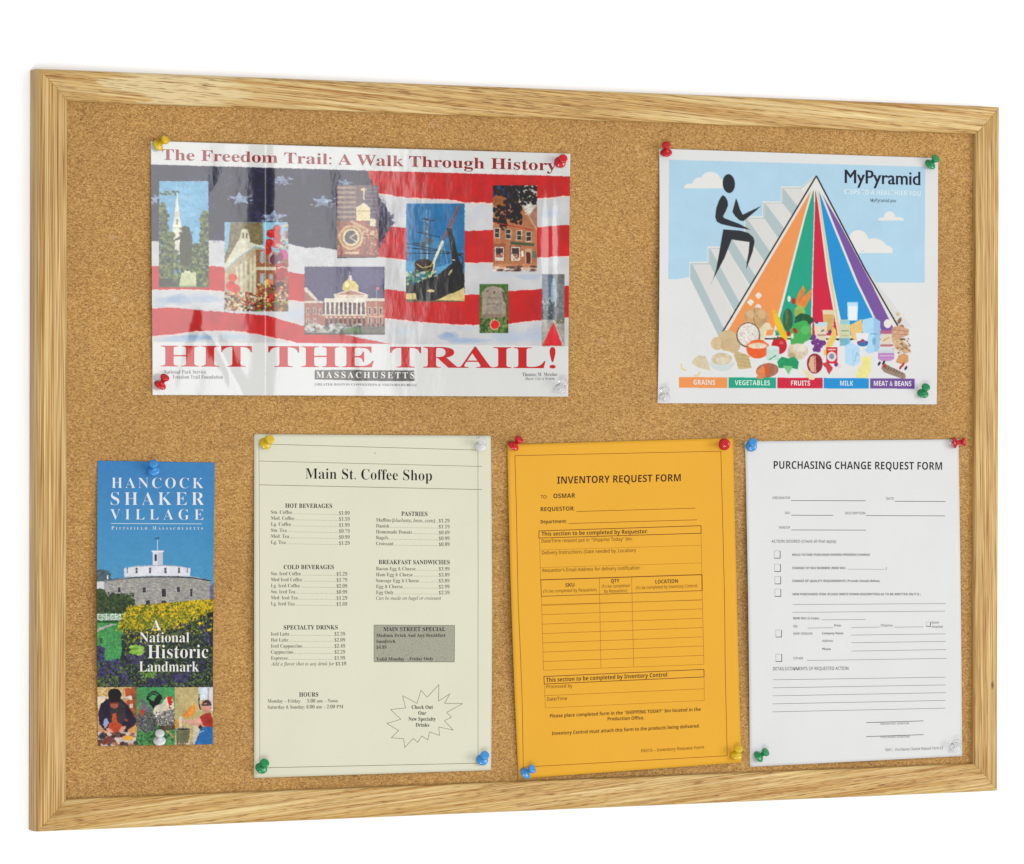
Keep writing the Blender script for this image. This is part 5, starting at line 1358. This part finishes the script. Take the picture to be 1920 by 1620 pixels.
k.line(588, 664, 1518, 638, 1.0, (150, 84, 26)); k.line(526, 758, 1532, 729, 1.0, (150, 84, 26))
k.build('addressee_lines')
k.text('This section to be completed by Requestor:', 315, 855, 1147, 834, 31, (96, 46, 22), 'sansb')
k.text('Date/Time request put in \u201cShipping Today\u201d bin:', 315, 908, 1026, 890, 27, BR2, 'sans'); k.text('Delivery Instructions (Date needed by, Location)', 318, 1000, 1052, 980, 27, BR2, 'sans')
k.text('Requestor\u2019s Email Address for delivery notification:', 322, 1138, 1088, 1117, 27, BR2, 'sans')
k.pline([(295, 816), (1563, 775), (1564, 834), (294, 872), (295, 816)], 1.2, (110, 50, 20))
for a_ in [(300, 966, 1564, 928), (300, 1103, 1566, 1066), (299, 872, 308, 1198), (1563, 834, 1570, 1158)]: k.line(*a_, .55, (178, 118, 40))
k.build('requestor_section')
k.pline([(308, 1199), (1570, 1158), (1572, 1282)], 1.5, (120, 50, 20)); k.pline([(308, 1199), (314, 1328), (1572, 1283)], 1.1, (130, 66, 24))
k.text('SKU', 502, 1254, 572, 1252, 29, (110, 56, 20), 'sansb'); k.text('(To be completed by Requestor)', 328, 1300, 746, 1287, 24, (168, 104, 34), 'sans'); k.text('QTY', 858, 1222, 924, 1220, 29, (110, 56, 20), 'sansb'); k.text('(To be completed', 786, 1262, 1003, 1255, 24, (168, 104, 34), 'sans'); k.text('by Requestor)', 806, 1300, 984, 1294, 24, (168, 104, 34), 'sans')
k.text('LOCATION', 1206, 1228, 1382, 1222, 29, (110, 56, 20), 'sansb'); k.text('(To be completed by Inventory Control)', 1054, 1273, 1534, 1256, 24, (168, 104, 34), 'sans')
LC = (170, 104, 34)
o1 = lambda x, y: (940 + x / 4.174, 800 + y / 4.174); o2 = lambda x, y: (940 + x / 4.174, 1130 + y / 4.174)
k.q = (0, 0, 1)
k.line(*o1(767, 1186), *o2(780, 508), .6, LC); k.line(*o1(1020, 1178), *o2(1036, 497), .6, LC); k.line(*o1(314, 1328), *o2(330, 526), .6, LC); k.line(*o1(1572, 1283), *o2(1586, 478), .6, LC)
rowsL = [22, 94, 168, 242, 315, 387, 461, 529]; 
k.line(*o1(316, 1393), *o1(1573, 1357), .7, LC)
for i, yL in enumerate(rowsL): k.line(*o2(318 + i * 1.7, yL), *o2(1576 + i * 1.3, yL - 45 - i * 0.7 + (0 if i < 7 else 4)), .75 if i < 7 else .6, LC)
k.build('item_table')
k.q = O2
k.pline([(333, 578), (1586, 522), (1587, 581), (336, 637), (333, 578)], 1.2, (110, 50, 20)); k.text('This section to be completed by Inventory Control:', 351, 622, 1306, 578, 32, (96, 46, 22), 'sansb', up=(.02, -1))
k.text('Processed by', 354, 670, 556, 663, 26, BR2, 'sans'); k.text('Date/Time', 358, 768, 514, 762, 27, BR2, 'sans')
for a_ in [(337, 728, 1588, 674, .75), (345, 824, 1589, 765, .6), (337, 637, 345, 824, .55), (1587, 581, 1589, 765, .55)]: k.line(*a_, (178, 112, 36))
k.build('control_section')
k.text('Please place completed form in the \u201cSHIPPING TODAY\u201d bin located in the', 380, 900, 1560, 847, 27, (112, 58, 22), 'sansb', up=(.03, -1)); k.text('Production Office.', 832, 923, 1118, 914, 27, (112, 58, 22), 'sansb')
k.text('Inventory Control must attach this form to the products being delivered.', 396, 1037, 1551, 977, 27, (112, 58, 22), 'sansb', up=(.03, -1)); k.text('F6015 \u2013 Inventory Request Form', 1094, 1172, 1586, 1143, 25, (150, 90, 30), 'sans', up=(.03, -1))
k.build('instruction_lettering')
k.q = (0, 0, 1)
k.pline([o1(106, 227), o1(1718, 192), o1(1730, 640), o1(1748, 1377), o2(1752, 500), o2(1768, 1198), o2(170, 1287)], .95, (150, 76, 26)); k.pline([o1(106, 227), o1(118, 640), o1(132, 1377), o2(150, 400), o2(164, 800), o2(172, 1287)], 1.0, (156, 84, 28))
k.build('ruled_border')

# ------------------------------------------------------------------ white request form
Wa = (1380, 800, 4.174); Wb = (1380, 1130, 4.174)
wc = [(1396.8, 827.5), (1797.3, 823.5), (1804, 1417.5), (1405.9, 1437.9)]
WP = (224, 224, 223)
wf = Sheet('purchasing_form', 'white purchasing change request form with small check boxes', 'form', wc, h_flat(wc, 0.0022, 0.0026, 3.1), M_MATTE, WP, bow=(1.6, 0.8, 0, 0))
wf.grid(60, 90)
k = Ink(wf, Wa)
k.text('PURCHASING CHANGE REQUEST FORM', 295, 329, 1613, 338, 60, (40, 40, 42), 'sansb', res=3); k.build('heading_lettering', 'black heading PURCHASING CHANGE REQUEST FORM')
LT = (140, 140, 138); LD = (84, 86, 84)
for t, xa_, xb_, y in [('ORIGINATOR', 285, 424, 566), ('DATE', 1175, 1235, 572), ('SKU', 382, 424, 684), ('DESCRIPTION', 855, 1012, 686), ('VENDOR', 334, 424, 798)]: k.text(t, xa_, y, xb_, y, 19, LT, 'sans')
for a_ in [(432, 578, 1016, 580), (1241, 584, 1640, 586), (432, 693, 760, 694), (1018, 696, 1636, 698), (432, 808, 1016, 810)]: k.line(*a_, 1.0, LD)
k.build('header_fields')
k.text('ACTION DESIRED (Check all that apply)', 278, 908, 784, 907, 22, (110, 110, 108), 'sans')
for t, xa_, xb_, y in [('HOLD FUTURE PURCHASE ORDERS PENDING CHANGE', 440, 1048, 1011), ('CHANGE OF SKU NUMBER (NEW SKU:', 440, 860, 1115), ('CHANGE OF QUALITY REQUIREMENTS (Provide Details Below)', 440, 1126, 1216), ('NEW PURCHASED ITEM (PLEASE WRITE DOWN DESCRIPTION AS TO BE WRITTEN ON P.O.)', 444, 1444, 1320)]: k.text(t, xa_, y, xb_, y, 18, (112, 112, 112), 'sansb')
k.build('action_lettering')
k.text(')', 1172, 1115, 1180, 1115, 18, LT, 'sans'); k.line(872, 1115, 1168, 1117, .6, LT)
k.q = Wb
for t, xa_, xb_, y in [('NEW SKU (S-Code):', 448, 655, 131), ('Qty', 448, 484, 192), ('Price:', 770, 824, 187), ('Shipping:', 1132, 1228, 186), ('Quote', 1530, 1588, 163), ('Attached', 1532, 1618, 197), ('NEW VENDOR:', 450, 602, 251), ('Company Name', 674, 840, 248), ('Address', 674, 760, 307), ('Phone', 676, 742, 372), ('OTHER', 450, 526, 444)]:
    k.text(t, xa_, y, xb_, y, 18, (112, 112, 112), 'sansb' if 'C' in t or 'P' in t else 'sans')
    if t in ('NEW SKU (S-Code):', 'Qty', 'Price:', 'Shipping:', 'Attached', 'NEW VENDOR:', 'Phone'): k.build('action_lettering')
k.build('action_lettering')
for a_ in [(444, 15, 1640, 7), (444, 76, 1636, 66), (668, 134, 1012, 131), (560, 199, 762, 196), (902, 194, 1124, 191), (1240, 192, 1466, 189), (902, 254, 1640, 244), (902, 314, 1642, 303), (902, 379, 1644, 367), (558, 453, 1646, 436)]: k.line(*a_, .75, (120, 122, 120))
k.build('writing_line', 'thin rules beside the action entries')
k.text('DETAILS/COMMENTS OF REQUESTED ACTION:', 290, 530, 886, 526, 26, (104, 104, 104), 'sans')
for i in range(5): k.line(288 - i * .4, 604 + i * 62.7, 1640, 583 + i * 60.6, .8, (126, 124, 118))
k.build('comment_lines')
k.line(1020, 939, 1468, 925, 1.1, (90, 92, 92)); k.line(1020, 1048, 1468, 1033, 1.1, (90, 92, 92)); k.text('ORIGINATOR\u2019S SIGNATURE', 1128, 956, 1356, 951, 15, (160, 160, 158), 'sans'); k.text('PURCHASING SIGNATURE', 1132, 1060, 1360, 1056, 15, (160, 160, 158), 'sans')
k.text('F6011 - Purchasing Change Request Form v.5', 1170, 1163, 1620, 1146, 22, (150, 150, 148), 'sans'); k.build('signature_lines')
for q_, x, y, s_ in [(Wa, 300, 972, 46), (Wa, 302, 1076, 46), (Wa, 304, 1173, 46), (Wa, 305, 1271, 46), (Wb, 312, 214, 44), (Wb, 312, 403, 46), (Wb, 1490, 152, 32)]:
    k.q = q_
    hh = s_ * 1.25 if s_ > 40 else s_ * 1.05
    k.line(x, y, x + s_, y, .5, (150, 152, 152)); k.line(x, y, x, y + hh, .5, (150, 152, 152)); k.line(x + s_, y, x + s_, y + hh + 2, 1.3, (104, 106, 106)); k.line(x, y + hh, x + s_ + 2, y + hh, 1.3, (90, 92, 92))
    k.build('check_box')

# ------------------------------------------------------------------ push pins
def lathe(prof, n=28):
    V = []; F = []
    for r, z in prof:
        for i in range(n):
            a = 2 * math.pi * i / n
            V.append((r * math.cos(a), r * math.sin(a), z))
    for j in range(len(prof) - 1):
        for i in range(n):
            F.append((j * n + i, j * n + (i + 1) % n, (j + 1) * n + (i + 1) % n, (j + 1) * n + i))
    return V, F


MMU = 0.001
R_ = 0.36
flange_prof = [(0.0006, 0.0)] + [(0.1 * R_ * 10, 0.0)]
collar = [(0.02, 0.0), (4.3, 0.0), (4.9, .15), (5.15, .5), (5.2, .9), (5.05, 1.3), (4.65, 1.8), (3.9, 2.35), (3.0, 2.75), (2.35, 3.1)]
grip = [(2.35, 3.1), (2.05, 3.4), (1.9, 4.2), (1.95, 5.2), (2.2, 6.3), (2.7, 7.3), (3.2, 7.9), (3.65, 8.35), (3.85, 8.8), (3.9, 9.4), (3.8, 10.0), (3.5, 10.4), (3.0, 10.62), (1.5, 10.75), (0.02, 10.8)]
needle = [(0.02, -6.0), (0.25, -5.0), (0.5, -4.2), (0.5, 0.02), (0.02, 0.03)]


def pmesh(name, prof, mat):
    V, F = lathe([(a * MMU, b * MMU) for a, b in prof])
    me = bpy.data.meshes.new(name)
    me.from_pydata(V, [], F); me.update()
    for p in me.polygons: p.use_smooth = True
    me.materials.append(mat)
    return me


STEEL = mat_steel()
needle_me = pmesh('needle', needle, STEEL)
PC = {'yellow': ((0.50, 0.34, 0.003), 0.0), 'red': ((0.42, 0.002, 0.01), 0.0), 'green': ((0.001, 0.19, 0.06), 0.0), 'blue': ((0.03, 0.21, 0.50), 0.0), 'white': ((0.50, 0.50, 0.50), 0.0), 'milky': ((0.5, 0.5, 0.5), 0.0), 'clear': ((0.97, 0.975, 0.98), 0.92)}
PM = {}
for c_, (rgb, tr_) in PC.items():
    mt = mat_clear(c_ + '_plastic', 0.12 if c_ == 'clear' else 0.5, (0.66, 0.66, 0.68)) if c_ in ('clear', 'milky') else mat_plastic(c_ + '_plastic', rgb, 0.0, 0.14)
    PM[c_] = (pmesh('collar', collar, mt), pmesh('grip', grip, mt))
    if tr_:                                            # a clear pin is one solid lump of plastic
        PM[c_] = (pmesh('collar', collar[:-1] + grip, mt), None)

pins = [
    ('yellow', (296.5, 272), (312.5, 261.5), poster, 'yellow push pin in the top left corner of the flag poster'),
    ('red', (1050, 304), (1056.5, 297.5), poster, 'red push pin in the top right corner of the flag poster'),
    ('red', (300.5, 722), (311.4, 705.5), poster, 'red push pin in the bottom left corner of the flag poster'),
    ('clear', (1050.8, 728.5), (1056.4, 715), poster, 'clear push pin in the bottom right corner of the flag poster'),
    ('red', (1249, 286), (1249, 270.6), pyr, 'red push pin in the top left corner of the food pyramid poster'),
    ('green', (1744.4, 308.3), (1754.8, 296.4), pyr, 'green push pin in the top right corner of the food pyramid poster'),
    ('clear', (1245.6, 745), (1246.2, 730), pyr, 'clear push pin in the bottom left corner of the food pyramid poster'),
    ('green', (1730.5, 737.5), (1735.5, 724), pyr, 'green push pin in the bottom right corner of the food pyramid poster'),
    ('blue', (287.8, 881.7), (288.7, 867.4), bro, 'blue push pin at the top edge of the barn brochure'),
    ('white', (298.9, 1388.5), (300.7, 1371.9), bro, 'opaque white push pin at the foot of the barn brochure'),
    ('yellow', (497.7, 831.5), (508, 822.3), menu, 'yellow push pin in the top left corner of the coffee menu'),
    ('milky', (901, 836.3), (903.8, 824.2), menu, 'whitish push pin in the top right corner of the coffee menu'),
    ('green', (490, 1440), (498.2, 1427.9), menu, 'green push pin in the bottom left corner of the coffee menu'),
    ('blue', (903.8, 1424.3), (910, 1413.8), menu, 'blue push pin in the bottom right corner of the coffee menu'),
    ('red', (962.8, 836), (975.5, 822), org, 'red push pin in the top left corner of the orange form'),
    ('red', (1358, 833), (1358.4, 831.2), org, 'red push pin seen end on in the top right corner of the orange form'),
    ('blue', (985, 1449.8), (999.4, 1439.5), org, 'blue push pin in the bottom left corner of the orange form'),
    ('yellow', (1380.3, 1415.6), (1384.4, 1401.2), org, 'yellow push pin in the bottom right corner of the orange form'),
    ('blue', (1408.3, 836), (1411, 828.3), wf, 'blue push pin in the top left corner of the white form'),
    ('red', (1790, 830), (1810, 828.3), wf, 'red push pin lying sideways at the top right corner of the white form'),
    ('green', (1422.6, 1418.7), (1437, 1408), wf, 'green push pin in the bottom left corner of the white form'),
    ('clear', (1791, 1400.7), (1793.3, 1391), wf, 'clear push pin in the bottom right corner of the white form')]
for c_, fl, tp, sheet, lab in pins:
    ys = float(sheet.y([fl[0]], [fl[1]])[0])
    base = at([fl[0]], [fl[1]], [ys])[0]
    mm = np.linalg.norm(base - CAM) / FPX               # metres per photo pixel here
    a, b = (tp[0] - fl[0]) * mm, -(tp[1] - fl[1]) * mm
    Lp = 0.0098
    q = math.hypot(a, b)
    if q > Lp * 0.985: a, b = a * Lp * .985 / q, b * Lp * .985 / q; q = Lp * .985
    z = RGT * a / Lp + UPV * b / Lp - FWD * math.sqrt(1 - (q / Lp) ** 2)
    z = z / np.linalg.norm(z)
    tilt = math.sqrt(max(0, 1 - z[1] ** 2))
    # collar rim touches the paper, its centre stays on the sight line of the photograph
    centre = at([fl[0]], [fl[1]], [ys - 0.0031 * tilt - 0.0002])[0] - z * 0.0009
    x_ = np.cross([0, 0, 1.0], z); x_ /= np.linalg.norm(x_); y_ = np.cross(z, x_)
    M = Matrix(((x_[0], y_[0], z[0], centre[0]), (x_[1], y_[1], z[1], centre[1]), (x_[2], y_[2], z[2], centre[2]), (0, 0, 0, 1)))
    root = empty('push_pin'); root.matrix_world = M
    tag(root, lab, 'push pin', 'push pins holding the papers')
    link('collar' if c_ != 'clear' else 'handle', PM[c_][0], root)
    if PM[c_][1]: link('grip', PM[c_][1], root)
    link('needle', needle_me, root)
